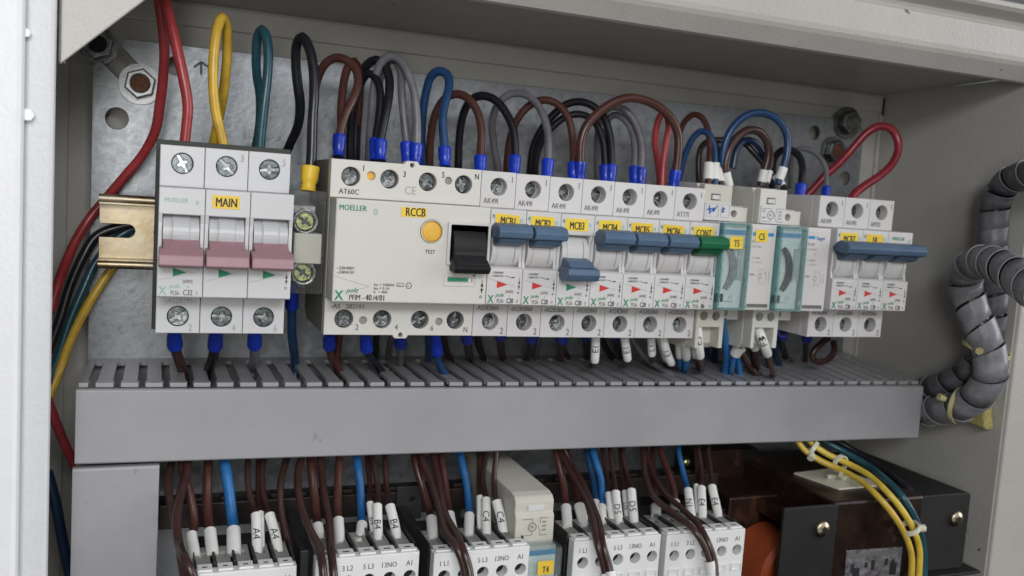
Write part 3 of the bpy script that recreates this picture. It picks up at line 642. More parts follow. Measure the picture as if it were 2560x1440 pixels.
    m.poly([(2.2, -10.2), (4.2, -10.2), (3.2, -12.6)], 99.8, 'ink_grey'); m.text('I', 2, -20.6, 99.8, 2.2, 'ink_grey', .8)
    m.build('marking', t)
    m = MB(ox, 0); m.shape(rrect(.3, -22, 17.2, 22, .8), [], 103.2, 104, 'teal_cover', .25)
    m.box(.3, 1.1, 99.8, 103.1, -22, 22, 'teal_edge'); m.box(16.4, 17.2, 99.8, 103.1, -22, 22, 'teal_edge'); m.box(1.2, 16.3, 99.8, 103.1, 21.2, 22, 'teal_edge'); m.box(1.2, 16.3, 99.8, 103.1, -22, -21.2, 'teal_edge'); m.shape(rrect(.3, -22, 17.2, 22, .8), [rrect(1.3, -21, 16.2, 21, .5)], 104.02, 104.3, 'teal_edge', .08); m.box(11.6, 15.6, 104.02, 104.35, 9.6, 14.6, 'teal_cover', .1)
    m.build('window_cover', t)
    if st: sticker(t, ox, 0, 4.4, 12.4, 9.2, 15.4, 104.05, st, 5.0, .62, tz=10.2)
MATS['navy_knob'] = MATS['wire_navy']
time_switch(262.3, 'time switch with a teal window and yellow T5 label', True, 'T5')
time_switch(297.3, 'unlabelled time switch with dark dial arc, right of the C5 contactor', False, None)

def slim_contactor(ox, label, st, W=17.5):
    t = thing('slim_contactor', (ox + 8.75, -30, -30), label, 'contactor', 'slim contactors beside the time switches')
    m = MB(ox, 0)
    m.prof([(30, -28), (34, -31), (70, -31), (72, -28.5), (72, 28.5), (70, 31), (34, 31), (30, 28)], .2, W - .2, 'cream_plastic', .3)
    for s in (1, -1): m.shape(rect(.8, min(s * 22.4, s * 30.2), 13.2, max(s * 22.4, s * 30.2)), [circ(4.8, s * 26.6, 1.9, 18)], 72, 80, 'cream_plastic', .4)
    m.box(.8, 13.2, 71, 73, 22.6, 30, 'hole_dark'); m.box(.8, 13.2, 71, 73, -30, -22.6, 'hole_dark')
    m.box(.3, W - .3, 72, 101, -22.2, 22.2, 'white_plastic', .7)
    m.build('housing', t)
    m = MB(ox, 0); m.shape(rrect(1.6, -21, 15.9, 20.2, .5), [], 101.02, 101.4, 'white_plastic', .12); fp = m.build('front_plate', t)
    m = MB(ox, 0); d = 101.48
    m.shape(rect(2.2, 16.2, 15.2, 18.0), [], d - .03, d, 'stripe_blue') if st else m.text('hager', 7.6, 15.8, d, 3.0, 'ink_blue', .85, True)
    if not st: m.shape(rect(2.2, 16.2, 6.6, 17.8), [], d - .03, d, 'stripe_blue')
    m.text('ES 230', 2.2, 12.8, d, 1.8, 'ink_grey', .9); m.text('230V 50Hz', 2.2, 10.2, d, 1.6, 'ink_pale', .85)
    m.text('I = 25 A', 3.0, 4.4, d, 1.6, 'ink_grey', .9); m.text('U = 250 V~', 3.0, 2.2, d, 1.5, 'ink_pale', .9)
    m.text('230V~', 2.2, -4.2, d, 1.6, 'ink_grey', .85); m.text('A1  1 3', 8.0, -1.6, d, 1.5, 'ink_pale', .9); m.text('A2  2 4', 8.0, -8.4, d, 1.5, 'ink_pale', .9)
    for a in ((8.8, -2, 8.8, -3.4), (8.8, -5.6, 8.8, -7), (12, -2, 12.9, -7), (14, -2, 14.6, -7)): m.line(*a, .16, d, 'ink_grey')
    m.shape(rect(7.9, -5.6, 9.9, -3.4), [rect(8.1, -5.4, 9.7, -3.6)], d - .02, d, 'ink_grey')
    m.shape(rect(2.2, -20.6, 15.2, -18.8), [], d - .03, d, 'ink_grey')
    m.build('marking', fp)
    if st: sticker(t, ox, 0, 3.9, 11.4, 13.2, 19.4, 101.5, st, 5.0, .62, tz=14.2)
slim_contactor(279.8, 'slim white contactor with the yellow C5 label', 'C5')
slim_contactor(314.8, 'slim white contactor with blue maker name, left of MCB7', None)

# ================================================================== WIRING DUCTS
def dskew(x, y, z):
    D = -y; u = (x + 30) / 471; k = max(0.0, min(1.0, D / 70))
    return (x, y, z + (1.2 - 5.6 * u) * k + (-1.0 + 3.4 * u) * (1 - k))
t = thing('wiring_duct', (205, 0, -98), 'long horizontal grey slotted wiring duct below the breakers', 'cable duct', 'grey wiring ducts')
m = MB(); X0, X1, ZT, ZB = -30.2, 441.5, -64.8, -98.6
m.box(X0 + .5, X1 - .5, .1, 1.6, ZB, ZT - .9, 'duct_grey'); m.box(X0 + .5, X1 - .5, 1.7, 66, ZB, ZB + 1.5, 'duct_grey')
# top wall: fingers with rounded slot ends
out = [(X0 + .5, 0.2)]; out = [(X0 + .5, .2), (X1 - .5, .2)]
xs = []; x = -24.6
while x < X1 - 6: xs.append(x); x += 9.97
ring = [(X1 - .5, .2), (X1 - .5, 66)]
for x in reversed(xs):
    ring += [(x + 1.5, 66), (x + 1.5, 63.5), (x + 1.1, 62.2), (x + 1.9, 60), (x + 1.9, 12)]
    ring += [(x + 1.9 * math.cos(math.radians(a)), 12 - 1.9 * math.sin(math.radians(a))) for a in (30, 60, 90, 120, 150)]
    ring += [(x - 1.9, 12), (x - 1.9, 60), (x - 1.1, 62.2), (x - 1.5, 63.5), (x - 1.5, 66)]
ring += [(X0 + .5, 66), (X0 + .5, .2)]
m.shape_top(ring, [], ZT - 1.9, ZT, 'duct_grey', .12)
m.v = [dskew(*v) for v in m.v]; m.build('slotted_body', t)
m = MB(); m.prof([(58, ZB - .3), (58, ZB - 1.0), (69.3, ZB - 1.0), (70, ZB - .3), (70, ZT - 2.9), (69.3, ZT - 2.2), (66.2, ZT - 2.2), (66.2, ZT - 3.2), (68.6, ZT - 3.6), (68.6, ZB + .2)], X0 - .3, X1, 'duct_grey', .18)
m.v = [dskew(*v) for v in m.v]; m.build('duct_cover', t)
t = thing('wiring_duct', (-14, 0, -330), 'vertical grey wiring duct running down at lower left', 'cable duct', 'grey wiring ducts')
m = MB(); m.box(-30.5, 2.6, .1, 66, -330, -101.6, 'duct_grey', .3); m.build('duct_body', t)
m = MB(); m.prof([(66.1, -330), (69.8, -330), (70.2, -101.0), (69.6, -100.2), (66.1, -100.2)], -31.3, 3.4, 'duct_grey', .3); m.build('duct_cover', t)

# ================================================================== WIRES
def ferrule_mesh(parent, path, color='ferrule_blue', r=2.9, length=10.0, slack=1.0, name='ferrule'):
    """plastic collar along the first `length` mm of the path; crimped barrel, flared mouth"""
    L = [0.0]
    for a, b in zip(path, path[1:]): L.append(L[-1] + (b - a).length)
    pts = []; fr_ = random.Random(int(path[0].x * 13)); length *= fr_.uniform(.93, 1.08); dn = fr_.uniform(.70, .84)
    for i in range(11):
        s = length * i / 10
        j = next((k for k in range(1, len(L)) if L[k] >= s), len(L) - 1)
        f = (s - L[j - 1]) / max(1e-6, L[j] - L[j - 1]); pts.append(path[j - 1].lerp(path[j], f))
    rad = [r * .98, r * (dn + .12), r * (dn + .16), r * (dn + .1), r * .97, r * 1.0, r * 1.02, r * 1.03, r * 1.05, r * 1.08, r * 1.02]
    m = MB(); m.tube(pts, rad, color, n=14, squash=1.0)
    return m.build(name, parent)

def px(p):
    q = RM.transposed() @ (Vector(p) - C0); return (1280 + FPX * q.x / -q.z, 720 - FPX * q.y / -q.z)
def sleeve_mesh(parent, path, p, q, r, s=None, up=False, mt='sleeve_white'):
    """white marker tube slipped over the wire between the places seen at p and q"""
    pp = [px(a) for a in path]
    near = lambda t: min(range(len(pp)), key=lambda i: (pp[i][0] - t[0]) ** 2 + (pp[i][1] - t[1]) ** 2)
    i0, i1 = near(p), near(q)
    if i0 > i1: i0, i1 = i1, i0
    i0 = max(0, min(i0, i1 - 3)); pts = path[i0:i1 + 1]
    if px(pts[0])[1] > px(pts[-1])[1]: pts = pts[::-1]
    k = len(pts)
    m = MB(); m.tube(pts, [r * 1.03] + [r] * (k - 2) + [r * .95], mt, n=18); o = m.build('marker_sleeve', parent)
    if s:
        L = [0.0]
        for a, b in zip(pts, pts[1:]): L.append(L[-1] + (b - a).length)
        v, f = text_geo(s, r * 2.15, 1.0, True); w = max(a[0] for a in v); V = []; mid = L[-1] * .52
        bm = bmesh.new(); vv = [bm.verts.new((a[0], a[1], 0)) for a in v]
        for q_ in f: bm.faces.new([vv[i] for i in q_])
        for kk in range(1, 9): bmesh.ops.bisect_plane(bm, geom=bm.verts[:] + bm.edges[:] + bm.faces[:], plane_co=(0, r * 1.6 * kk / 9, 0), plane_no=(0, 1, 0))
        bm.verts.index_update(); v = [(q_.co.x, q_.co.y) for q_ in bm.verts]; f = [tuple(x.index for x in q_.verts) for q_ in bm.faces]; bm.free()
        for a, b in v:
            u = mid + (a - w / 2); c = b - r * .75
            if up: u = mid - (a - w / 2); c = -c
            u = max(0, min(L[-1] - .01, u)); j = next(x for x in range(1, k) if L[x] >= u); g = (u - L[j - 1]) / (L[j] - L[j - 1])
            c0 = pts[j - 1].lerp(pts[j], g); t = (pts[j] - pts[j - 1]).normalized()
            front = (C0 - c0); front = (front - t * front.dot(t)).normalized(); rv = t.cross(front)      # rv points to the right when t runs downward
            ang = c / (r * 1.04); V.append(tuple(c0 + front * (r * 1.05 * math.cos(ang)) + rv * (-r * 1.05 * math.sin(ang))))
        m = MB(); m.add(V, f, 'ink'); m.build('lettering', o)
    return o

def wire(label, color, r, P, D=None, fer=None, group='wires looping above the breakers', name='wire', sleeve=None, cat='wire', flen=10.0, fr=3.05, fcol='ferrule_blue', fer_end=None, **kw):
    if D is not None:
        n = len(P); P = [(x, y, D[0] + (D[1] - D[0]) * (i / (n - 1)) ** 1.0) for i, (x, y) in enumerate(P)]
    W = [pt(q) for q in P]
    path = spline(W)
    wr = random.Random(len(label) * 31 + len(P)); f1, f2, f3 = wr.uniform(.10, .16), wr.uniform(0, 6), wr.uniform(0, 6); np_n = len(path)
    path = [p + Vector((math.sin(i * f1 + f2), math.cos(i * f1 * 1.3 + f3), math.sin(i * f1 * .8 + f3))) * (.38 * math.sin(math.pi * i / (np_n - 1))) for i, p in enumerate(path)]
    m = MB(); m.tube(path, [r * (1 + .025 * math.sin(i * .31 + f2)) for i in range(np_n)], 'wire_' + color, n=12)
    o = m.build(name); tag(o, label, cat, group)
    if fer: ferrule_mesh(o, path, fcol, fr, flen)
    if fer_end: ferrule_mesh(o, path[::-1], fcol, fr, flen)
    for sv in (sleeve or []): sleeve_mesh(o, path, *sv)
    return o

GT = 'wires looping above the breakers'
# --- four thick mains cables at the left
wire('thick red cable looping out of the top of the picture into the main breaker', 'red', 2.25,
     [(460, 372, 62), (466, 320, 62), (470, 265, 62), (458, 190, 61), (440, 110, 59), (424, 45, 57), (410, -6, 54), (400, -20, 50), (396, 0, 47), (404, 60, 43), (409, 120, 40), (407, 190, 34), (400, 260, 28), (390, 325, 22), (360, 385, 15), (315, 440, 11), (268, 495, 9), (225, 545, 10), (190, 600, 14), (165, 655, 20), (147, 705, 27), (125, 780, 34)], group='mains cables at the left')
wire('thick yellow cable looping above the MAIN label', 'yellow', 2.2,
     [(560, 382, 62), (556, 350, 62), (541, 290, 62), (533, 220, 62), (535, 140, 61), (545, 70, 59), (556, 43, 57), (567, 60, 52), (570, 110, 46), (566, 180, 40), (556, 250, 34), (543, 310, 27), (527, 370, 20), (500, 430, 10), (400, 540, 8), (310, 640, 9), (268, 690, 10), (232, 745, 13), (200, 800, 18), (172, 860, 24), (150, 920, 30), (120, 1000, 36)], group='mains cables at the left')
wire('thick teal cable looping above the third pole of the main breaker', 'teal', 2.15,
     [(648, 392, 62), (652, 340, 62), (660, 260, 62), (668, 190, 61), (671, 130, 59), (666, 90, 57), (656, 75, 54), (646, 92, 50), (642, 130, 46), (643, 190, 40), (650, 240, 34), (648, 310, 27), (632, 385, 20), (600, 450, 9), (400, 545, 8), (300, 590, 8), (240, 655, 10), (205, 730, 14), (172, 810, 20), (150, 880, 26), (120, 960, 34)], group='mains cables at the left')
wire('thick black cable looping down into the yellow sleeve', 'black', 2.3,
     [(770, 478, 74), (778, 400, 72), (781, 300, 70), (785, 230, 68), (784, 170, 65), (774, 120, 62), (758, 92, 58), (745, 105, 53), (741, 150, 48), (745, 210, 44), (750, 260, 40), (744, 310, 34), (725, 355, 27), (705, 395, 20), (650, 450, 9), (400, 545, 12), (300, 565, 12), (240, 590, 13), (205, 645, 16), (172, 725, 22), (150, 800, 28), (120, 880, 36)], fer=True, fcol='ferrule_yellow', fr=3.9, flen=10.5, group='mains cables at the left')
wire('lower end of a red cable passing behind the vertical duct at left', 'red', 2.2, [(118, 1000, 40), (140, 1060, 36), (160, 1110, 32), (185, 1160, 28), (215, 1230, 24)], group='mains cables at the left')
wire('lower dark cable between the left frame and the vertical duct', 'navy', 2.4, [(118, 1180, 40), (138, 1260, 38), (150, 1320, 36), (168, 1400, 34), (185, 1480, 32)], group='mains cables at the left')

def loop(label, color, r, P, D=(62, 22), fer=True, **kw): return wire(label, color, r, P, D=D, fer=fer, **kw)
loop('brown wire arching left from the first terminal of the RCCB towards the thick black cable', 'brown', 2.1, [(846, 392), (849, 340), (862, 290), (884, 245), (897, 205), (891, 170), (865, 147), (838, 143), (814, 158), (798, 185), (785, 230), (778, 300), (776, 400)])
loop('second brown wire dropping straight behind the first terminal of the RCCB', 'brown', 2.0, [(852, 392), (853, 340), (852, 290), (854, 240), (860, 195), (872, 160), (885, 152), (898, 175), (901, 220), (898, 280), (893, 340), (890, 420)], D=(60, 20), fer=False)
loop('outer black wire arching over the second terminal of the RCCB', 'black', 2.2, [(950, 402), (951, 345), (962, 290), (972, 240), (974, 195), (962, 160), (942, 148), (920, 160), (906, 190), (898, 240), (891, 300), (887, 420)])
loop('inner black wire under the outer black arch at the second terminal of the RCCB', 'black', 2.0, [(938, 402), (940, 345), (947, 290), (950, 240), (944, 205), (928, 186), (914, 188), (900, 215), (886, 260), (877, 320), (874, 420)], D=(59, 24))
loop('grey wire arching between the second and third terminals of the RCCB', 'grey', 2.1, [(1038, 412), (1041, 360), (1040, 290), (1033, 225), (1018, 178), (1001, 148), (981, 139), (962, 147), (947, 172), (937, 215), (930, 280), (924, 350), (921, 420)], D=(63, 34))
loop('second grey wire beside the grey arch at the third terminal of the RCCB', 'grey', 2.0, [(1018, 410), (1017, 360), (1010, 290), (1005, 225), (1004, 185), (995, 158), (982, 150), (964, 160), (952, 190), (944, 240), (938, 330), (936, 420)], D=(60, 28))
loop('dark blue wire arching over the fourth terminal of the RCCB', 'blue', 2.2, [(1112, 418), (1110, 360), (1106, 300), (1113, 255), (1123, 215), (1118, 188), (1098, 180), (1079, 193), (1067, 230), (1058, 285), (1054, 340), (1056, 430)])
loop('brown wire arching into the breaker labelled MCB1', 'brown', 2.1, [(1200, 436), (1201, 380), (1203, 325), (1194, 282), (1178, 255), (1158, 240), (1134, 238), (1110, 252), (1091, 283), (1080, 325), (1075, 370), (1074, 440)])
loop('black wire arching into the breaker labelled MCB2', 'black', 2.15, [(1284, 440), (1287, 385), (1283, 325), (1266, 285), (1243, 255), (1216, 242), (1190, 244), (1170, 262), (1156, 298), (1149, 345), (1145, 430)])
loop('grey wire arching into the breaker labelled MCB3', 'grey', 2.0, [(1366, 446), (1371, 390), (1370, 335), (1359, 292), (1340, 257), (1316, 237), (1290, 231), (1262, 240), (1240, 266), (1230, 306), (1233, 350), (1248, 440)])
loop('brown wire arching over from MCB2 into the left terminal ferrule of MCB4', 'brown', 2.0, [(1432, 452), (1433, 395), (1431, 345), (1420, 292), (1397, 262), (1366, 250), (1337, 257), (1308, 280), (1288, 312), (1275, 350), (1268, 400), (1266, 450)])
loop('outer black wire of the pair arching into the breaker labelled MCB5', 'black', 2.1, [(1526, 460), (1529, 395), (1525, 340), (1508, 292), (1478, 265), (1446, 256), (1413, 263), (1382, 288), (1352, 325), (1333, 368), (1324, 440)])
loop('inner black wire of the pair arching into the breaker labelled MCB5', 'black', 1.9, [(1513, 460), (1511, 400), (1504, 345), (1485, 303), (1456, 285), (1420, 288), (1386, 312), (1358, 347), (1342, 390), (1336, 450)], D=(60, 26))
loop('long brown wire arching from MCB4 over to the breaker labelled CONT', 'brown', 2.3, [(1448, 452), (1451, 395), (1453, 355), (1465, 318), (1492, 285), (1532, 256), (1572, 243), (1612, 249), (1650, 269), (1678, 298), (1693, 335), (1694, 385), (1683, 470)], D=(63, 63), fer_end=True)
loop('right grey wire of the pair arching into the breaker labelled MCB6', 'grey', 2.0, [(1600, 466), (1603, 410), (1605, 365), (1596, 325), (1578, 292), (1552, 272), (1524, 270), (1504, 290), (1494, 335), (1494, 450)], D=(62, 34))
loop('left grey wire of the pair arching into the breaker labelled MCB6', 'grey', 1.9, [(1587, 466), (1587, 410), (1587, 365), (1580, 328), (1563, 300), (1542, 286), (1524, 292), (1514, 330), (1514, 450)], D=(60, 30))
loop('thin bright red wire looping above the breaker labelled CONT', 'red', 1.8, [(1655, 470), (1658, 410), (1666, 350), (1672, 310), (1664, 287), (1652, 290), (1642, 318), (1638, 352), (1643, 395), (1652, 470)], D=(60, 44), fer=False)
GR = 'wires looping above the time switches'
loop('short brown arch right of the long brown wire, into the T5 time switch', 'brown', 1.7, [(1769, 470), (1773, 410), (1775, 370), (1770, 325), (1754, 295), (1734, 288), (1714, 302), (1700, 330), (1694, 380), (1690, 460)], D=(62, 24), fer=False, group=GR, sleeve=[((1770, 450, 62), (1772, 412, 62), 2.7)])
loop('dark blue arch under the short brown arch, into the T5 time switch', 'blue', 1.9, [(1787, 470), (1788, 410), (1784, 365), (1768, 335), (1752, 329), (1733, 342), (1717, 372), (1705, 410), (1696, 450)], D=(60, 34), fer=False, group=GR, sleeve=[((1789, 452, 61), (1788, 412, 61), 2.6)])
loop('dark brown wire low behind the T5 time switch sleeves', 'dark_brown', 1.8, [(1748, 460), (1746, 405), (1752, 370), (1772, 352), (1797, 350)], D=(40, 36), fer=False, group=GR)
loop('black wire crossing down diagonally to the second time switch', 'black', 1.7, [(1795, 352), (1828, 347), (1858, 357), (1884, 384), (1905, 408), (1930, 432), (1950, 455), (1962, 476)], D=(36, 62), fer=False, group=GR, sleeve=[((1944, 448, 0), (1960, 470, 0), 2.3)])
loop('large dark blue arch over both time switches', 'blue', 2.1, [(1815, 460), (1806, 405), (1812, 360), (1830, 322), (1858, 294), (1890, 282), (1922, 287), (1950, 306), (1967, 340), (1968, 378), (1958, 420), (1944, 460)], D=(58, 64), fer=False, group=GR, sleeve=[((1947, 452, 64), (1957, 420, 64), 2.6)])
loop('thick dark brown arch beneath the large blue arch', 'dark_brown', 2.3, [(1822, 465), (1813, 420), (1824, 372), (1845, 342), (1872, 325), (1900, 329), (1918, 352), (1922, 385), (1912, 425), (1902, 465)], D=(60, 56), fer=False, group=GR, sleeve=[((1822, 458, 62), (1814, 434, 62), 2.7), ((1898, 458, 58), (1909, 424, 58), 2.8)])
loop('navy arch nested beneath the dark brown arch', 'navy', 2.0, [(1832, 420), (1842, 372), (1862, 350), (1884, 352), (1903, 372), (1912, 402), (1904, 450)], D=(52, 48), fer=False, group=GR)
loop('white sleeved wire standing between the T5 time switch wires', 'dark_brown', 1.6, [(1802, 466), (1800, 420), (1797, 385), (1790, 360)], D=(60, 52), fer=False, group=GR, sleeve=[((1806, 455, 61), (1799, 415, 61), 2.5)])
loop('white sleeved wire left of the crossing black wire at the second time switch', 'dark_brown', 1.6, [(1912, 466), (1922, 430), (1928, 400), (1924, 370)], D=(56, 50), fer=False, group=GR, sleeve=[((1913, 458, 56), (1924, 425, 55), 2.5)])
GQ = 'wires looping above the last three breakers'
loop('black wire arching into the breaker labelled MCB7', 'black', 2.1, [(1999, 500), (2003, 450), (2005, 412), (1996, 386), (1977, 373), (1957, 374), (1941, 388), (1933, 412), (1930, 470)], D=(62, 30), group=GQ)
loop('thin grey wire arching into the F8 breaker', 'grey', 1.5, [(2063, 505), (2066, 455), (2065, 420), (2052, 394), (2031, 377), (2006, 371), (1986, 380), (1978, 415), (1976, 470)], D=(62, 26), group=GQ, fr=2.6)
loop('big dark red loop bulging towards the right wall above the last breakers', 'red_deep', 2.4, [(2122, 510), (2137, 485), (2160, 466), (2197, 441), (2228, 412), (2243, 378), (2240, 345), (2222, 322), (2197, 317), (2171, 330), (2150, 351), (2127, 378), (2097, 410), (2065, 438), (2039, 466), (2015, 492)], D=(64, 34), fer=False, group=GQ)

# --- wires running down from the devices into the duct
GB = 'wires running down into the duct'
def drop(label, color, r, P, z=-67, D0=62, fer=True, **kw):
    n = len(P); e = atz(P[-1][0], P[-1][1], z); De = -e.y
    if not (-5 < De < 68): De = max(14, min(62, De))
    De = max(De, 8)
    if kw.get('sleeve'):
        Q = [(q[0], q[1], q[2] if len(q) == 3 else D0 - 7 * i / (n - 1)) for i, q in enumerate(P[:-1])]
        Q.append((P[-1][0], P[-1][1], max(De, Q[-1][2] - 16)))
        Q.append((P[-1][0] + 2, P[-1][1] + 5, max(8, De - 6)))
    else:
        Q = [(q[0], q[1], q[2] if len(q) == 3 else D0 + (De - D0) * i / (n - 1)) for i, q in enumerate(P)]
        Q.append((P[-1][0] + (P[-1][0] - P[-2][0]) * .3, P[-1][1] + 26, De + 1))
    return wire(label, color, r, Q, fer=fer, group=GB, flen=kw.pop('flen', 13.0) + 1.0, **kw)
drop('dark brown wire with blue ferrule below the first pole of the main breaker', 'dark_brown', 2.4, [(435, 822), (436, 870), (447, 905), (458, 938)], fr=3.3, flen=12)
drop('black wire with blue ferrule below the second pole of the main breaker', 'black', 2.4, [(540, 822), (537, 870), (529, 902), (517, 934)], fr=3.3, flen=12)
drop('grey wire with blue ferrule below the third pole of the main breaker', 'grey', 2.3, [(636, 822), (635, 870), (635, 902), (628, 926)], fr=3.3, flen=12)
drop('dark blue wire hanging straight down from the clear neutral terminal', 'blue', 2.2, [(730, 700), (729, 750), (731, 820), (735, 870), (738, 918)], D0=70, flen=20, fr=2.9)
drop('brown wire with blue ferrule below terminal 2 of the RCCB', 'brown', 1.9, [(823, 830), (823, 868), (830, 898), (845, 930)])
drop('second brown wire just right of the ferrule below terminal 2 of the RCCB', 'brown', 1.9, [(848, 830), (843, 868), (840, 905), (852, 935)], D0=45, fer=False)
drop('black wire with blue ferrule below terminal 4 of the RCCB', 'black', 2.0, [(914, 830), (916, 872), (932, 902), (958, 936)])
drop('black wire standing behind the ferrule below terminal 4 of the RCCB', 'black', 1.8, [(942, 830), (940, 865), (937, 895)], D0=40, fer=False)
drop('grey wire hanging left of the ferrule below the RCCB foot tab', 'grey', 1.8, [(980, 830), (975, 870), (972, 905)], D0=42, fer=False)
drop('grey wire with blue ferrule below the RCCB foot tab', 'grey', 2.0, [(1002, 838), (1001, 880), (997, 922)])
drop('blue wire with blue ferrule below terminal 6 of the RCCB', 'blue', 2.1, [(1088, 830), (1090, 872), (1095, 905), (1118, 942)])
drop('blue wire half hidden behind the ferrule below terminal 6 of the RCCB', 'blue', 1.9, [(1071, 830), (1071, 870), (1069, 912)], D0=44, fer=False)
drop('brown wire sloping right from behind terminal 6 of the RCCB', 'dark_brown', 1.9, [(1108, 830), (1113, 868), (1130, 908)], D0=40, fer=False)
drop('brown wire with blue ferrule below terminal N of the RCCB', 'dark_brown', 2.1, [(1168, 830), (1169, 872), (1176, 908)])
drop('black wire between the ferrules below the RCCB and MCB1', 'black', 1.9, [(1194, 830), (1198, 868), (1210, 908)], D0=44, fer=False)
drop('brown wire with blue ferrule below the breaker labelled MCB1', 'brown', 2.0, [(1252, 830), (1252, 862), (1258, 905)], flen=9)
drop('brown wire with blue ferrule below the breaker labelled MCB2', 'dark_brown', 2.0, [(1329, 830), (1328, 870), (1312, 908)])
drop('grey wire behind the ferrule below the breaker labelled MCB2', 'grey', 1.8, [(1347, 830), (1342, 870), (1337, 903)], D0=44, fer=False)
drop('brown wire with blue ferrule below the breaker labelled MCB3', 'brown', 2.1, [(1405, 830), (1405, 870), (1402, 910)])
drop('brown wire sloping right from behind MCB3', 'dark_brown', 1.7, [(1392, 830), (1404, 868), (1425, 905)], D0=44, fer=False)
drop('brown wire with blue ferrule below the breaker labelled MCB4', 'dark_brown', 1.9, [(1465, 830), (1466, 862), (1468, 903)], flen=9, D0=58)
drop('brown wire with blue ferrule below the breaker labelled MCB5', 'dark_brown', 1.9, [(1540, 830), (1544, 860), (1556, 905)], flen=8, D0=58)
drop('brown wire in a white E1 sleeve below the breaker labelled MCB4', 'brown', 1.5, [(1490, 822), (1488, 868), (1486, 902), (1486, 907)], D0=72, fer=False, sleeve=[((1490, 838, 65), (1486, 903, 60), 2.3, 'E1', True)])
drop('brown wire in a white E1 sleeve below the breaker labelled MCB5', 'brown', 1.5, [(1558, 822), (1564, 868), (1568, 897), (1569, 903)], D0=72, fer=False, sleeve=[((1559, 838, 65), (1568, 898, 60), 2.3, 'E1', True)])
drop('brown wire in a white L1 sleeve below the breaker labelled MCB6', 'brown', 1.5, [(1627, 822), (1628, 862), (1629, 886), (1632, 900)], D0=70, fer=False, sleeve=[((1627, 838, 62), (1629, 886, 60), 2.2, 'L1', True)])
drop('wire in a white E1 sleeve leaning right below the breaker labelled CONT', 'grey', 1.5, [(1654, 822), (1666, 875), (1677, 905), (1681, 912)], D0=74, fer=False, sleeve=[((1657, 836, 63), (1677, 906, 58), 2.3, 'E1', True)])
drop('wire in a plain white sleeve behind the leaning E1 sleeve', 'grey', 1.4, [(1644, 822), (1655, 865), (1665, 898), (1669, 905)], D0=66, fer=False, sleeve=[((1647, 836, 58), (1664, 898, 54), 2.1)])
drop('black wire sloping right between the two E1 sleeves', 'black', 1.9, [(1500, 825), (1512, 865), (1532, 905)], D0=44, fer=False)
drop('grey wire sloping right beside the black one below MCB5', 'grey', 1.8, [(1510, 830), (1530, 870), (1548, 900)], D0=38, fer=False)
drop('long grey wire lying across the duct slots below MCB6', 'grey', 1.9, [(1575, 840), (1610, 888), (1650, 918), (1682, 938)], D0=40, fer=False)
drop('left short bright blue wire in a white sleeve below the T5 time switch', 'sky_blue', 1.7, [(1698, 840), (1698, 880), (1700, 918)], D0=64, fer=False, sleeve=[((1697, 845, 63), (1698, 888, 60), 2.2)])
drop('right short bright blue wire in a white sleeve below the T5 time switch', 'sky_blue', 1.8, [(1712, 845), (1714, 885), (1713, 922)], D0=68, fer=False, sleeve=[((1711, 852, 67), (1715, 894, 64), 2.5)])
drop('brown wire in a white E3 sleeve at the left side of the T5 time switch', 'brown', 1.6, [(1740, 800, 74), (1744, 822, 84), (1747, 860, 84), (1750, 892, 80), (1753, 918)], D0=84, fer=False, sleeve=[((1741, 806, 88), (1750, 892, 74), 2.4, 'E3', True)])
drop('brown wire in a plain sleeve tucked behind the E3 sleeve', 'brown', 1.5, [(1735, 830), (1738, 880), (1745, 915)], D0=66, fer=False, sleeve=[((1735, 838, 66), (1739, 890, 62), 2.2)])
drop('dark blue wire bundle leaning left behind the T5 time switch terminals', 'blue', 2.0, [(1762, 830), (1765, 870), (1778, 905)], D0=40, fer=False)
drop('navy wire standing behind the T5 time switch terminals', 'navy', 2.1, [(1795, 830), (1790, 870), (1788, 915)], D0=40, fer=False)
drop('thick bright blue wire rising in front of the C5 contactor into the T5 time switch', 'sky_blue', 2.1, [(1807, 800), (1812, 840), (1815, 890), (1811, 936)], D0=80, fer=False)
drop('left leg of the bright blue pair under the tilted white sleeve', 'sky_blue', 1.5, [(1850, 868), (1838, 885), (1828, 930)], D0=70, fer=False, sleeve=[((1858, 856, 72), (1839, 884, 68), 3.4)])
drop('right leg of the bright blue pair under the tilted white sleeve', 'sky_blue', 1.6, [(1848, 868), (1842, 886), (1850, 938)], D0=69, fer=False)
drop('dark brown wire heading into the duct right of the bright blue pair', 'dark_brown', 2.0, [(1850, 860), (1862, 895), (1890, 940)], D0=50, fer=False)
drop('second dark brown wire crossing at the duct below the second time switch', 'dark_brown', 1.8, [(1880, 850), (1882, 895), (1898, 938)], D0=46, fer=False)
drop('thin brown wire curling left below the second time switch', 'brown', 1.1, [(1892, 858), (1893, 885), (1876, 912)], D0=66, fer=False)
drop('brown wire in a white F3 sleeve leaning at the second time switch', 'brown', 1.6, [(1890, 805, 74), (1899, 832, 84), (1911, 862, 84), (1919, 884, 80), (1932, 934)], D0=84, fer=False, sleeve=[((1891, 809, 88), (1919, 884, 78), 2.6, 'F3', True)])
drop('wire in a plain white sleeve left of the F3 sleeve', 'dark_brown', 1.4, [(1884, 840), (1888, 872), (1892, 920)], D0=72, fer=False, sleeve=[((1884, 846, 72), (1889, 873, 70), 2.5)])
drop('navy wire behind the F3 sleeve', 'navy', 1.9, [(1906, 840), (1915, 885), (1925, 925)], D0=46, fer=False)
drop('black wires with blue ferrule below the breaker labelled MCB7', 'black', 2.0, [(1957, 832), (1957, 865), (1962, 905)], fr=3.0, flen=10)
drop('grey wire sloping from behind the ferrule below MCB7', 'grey', 1.6, [(1962, 850), (1975, 885), (1990, 915)], D0=42, fer=False)
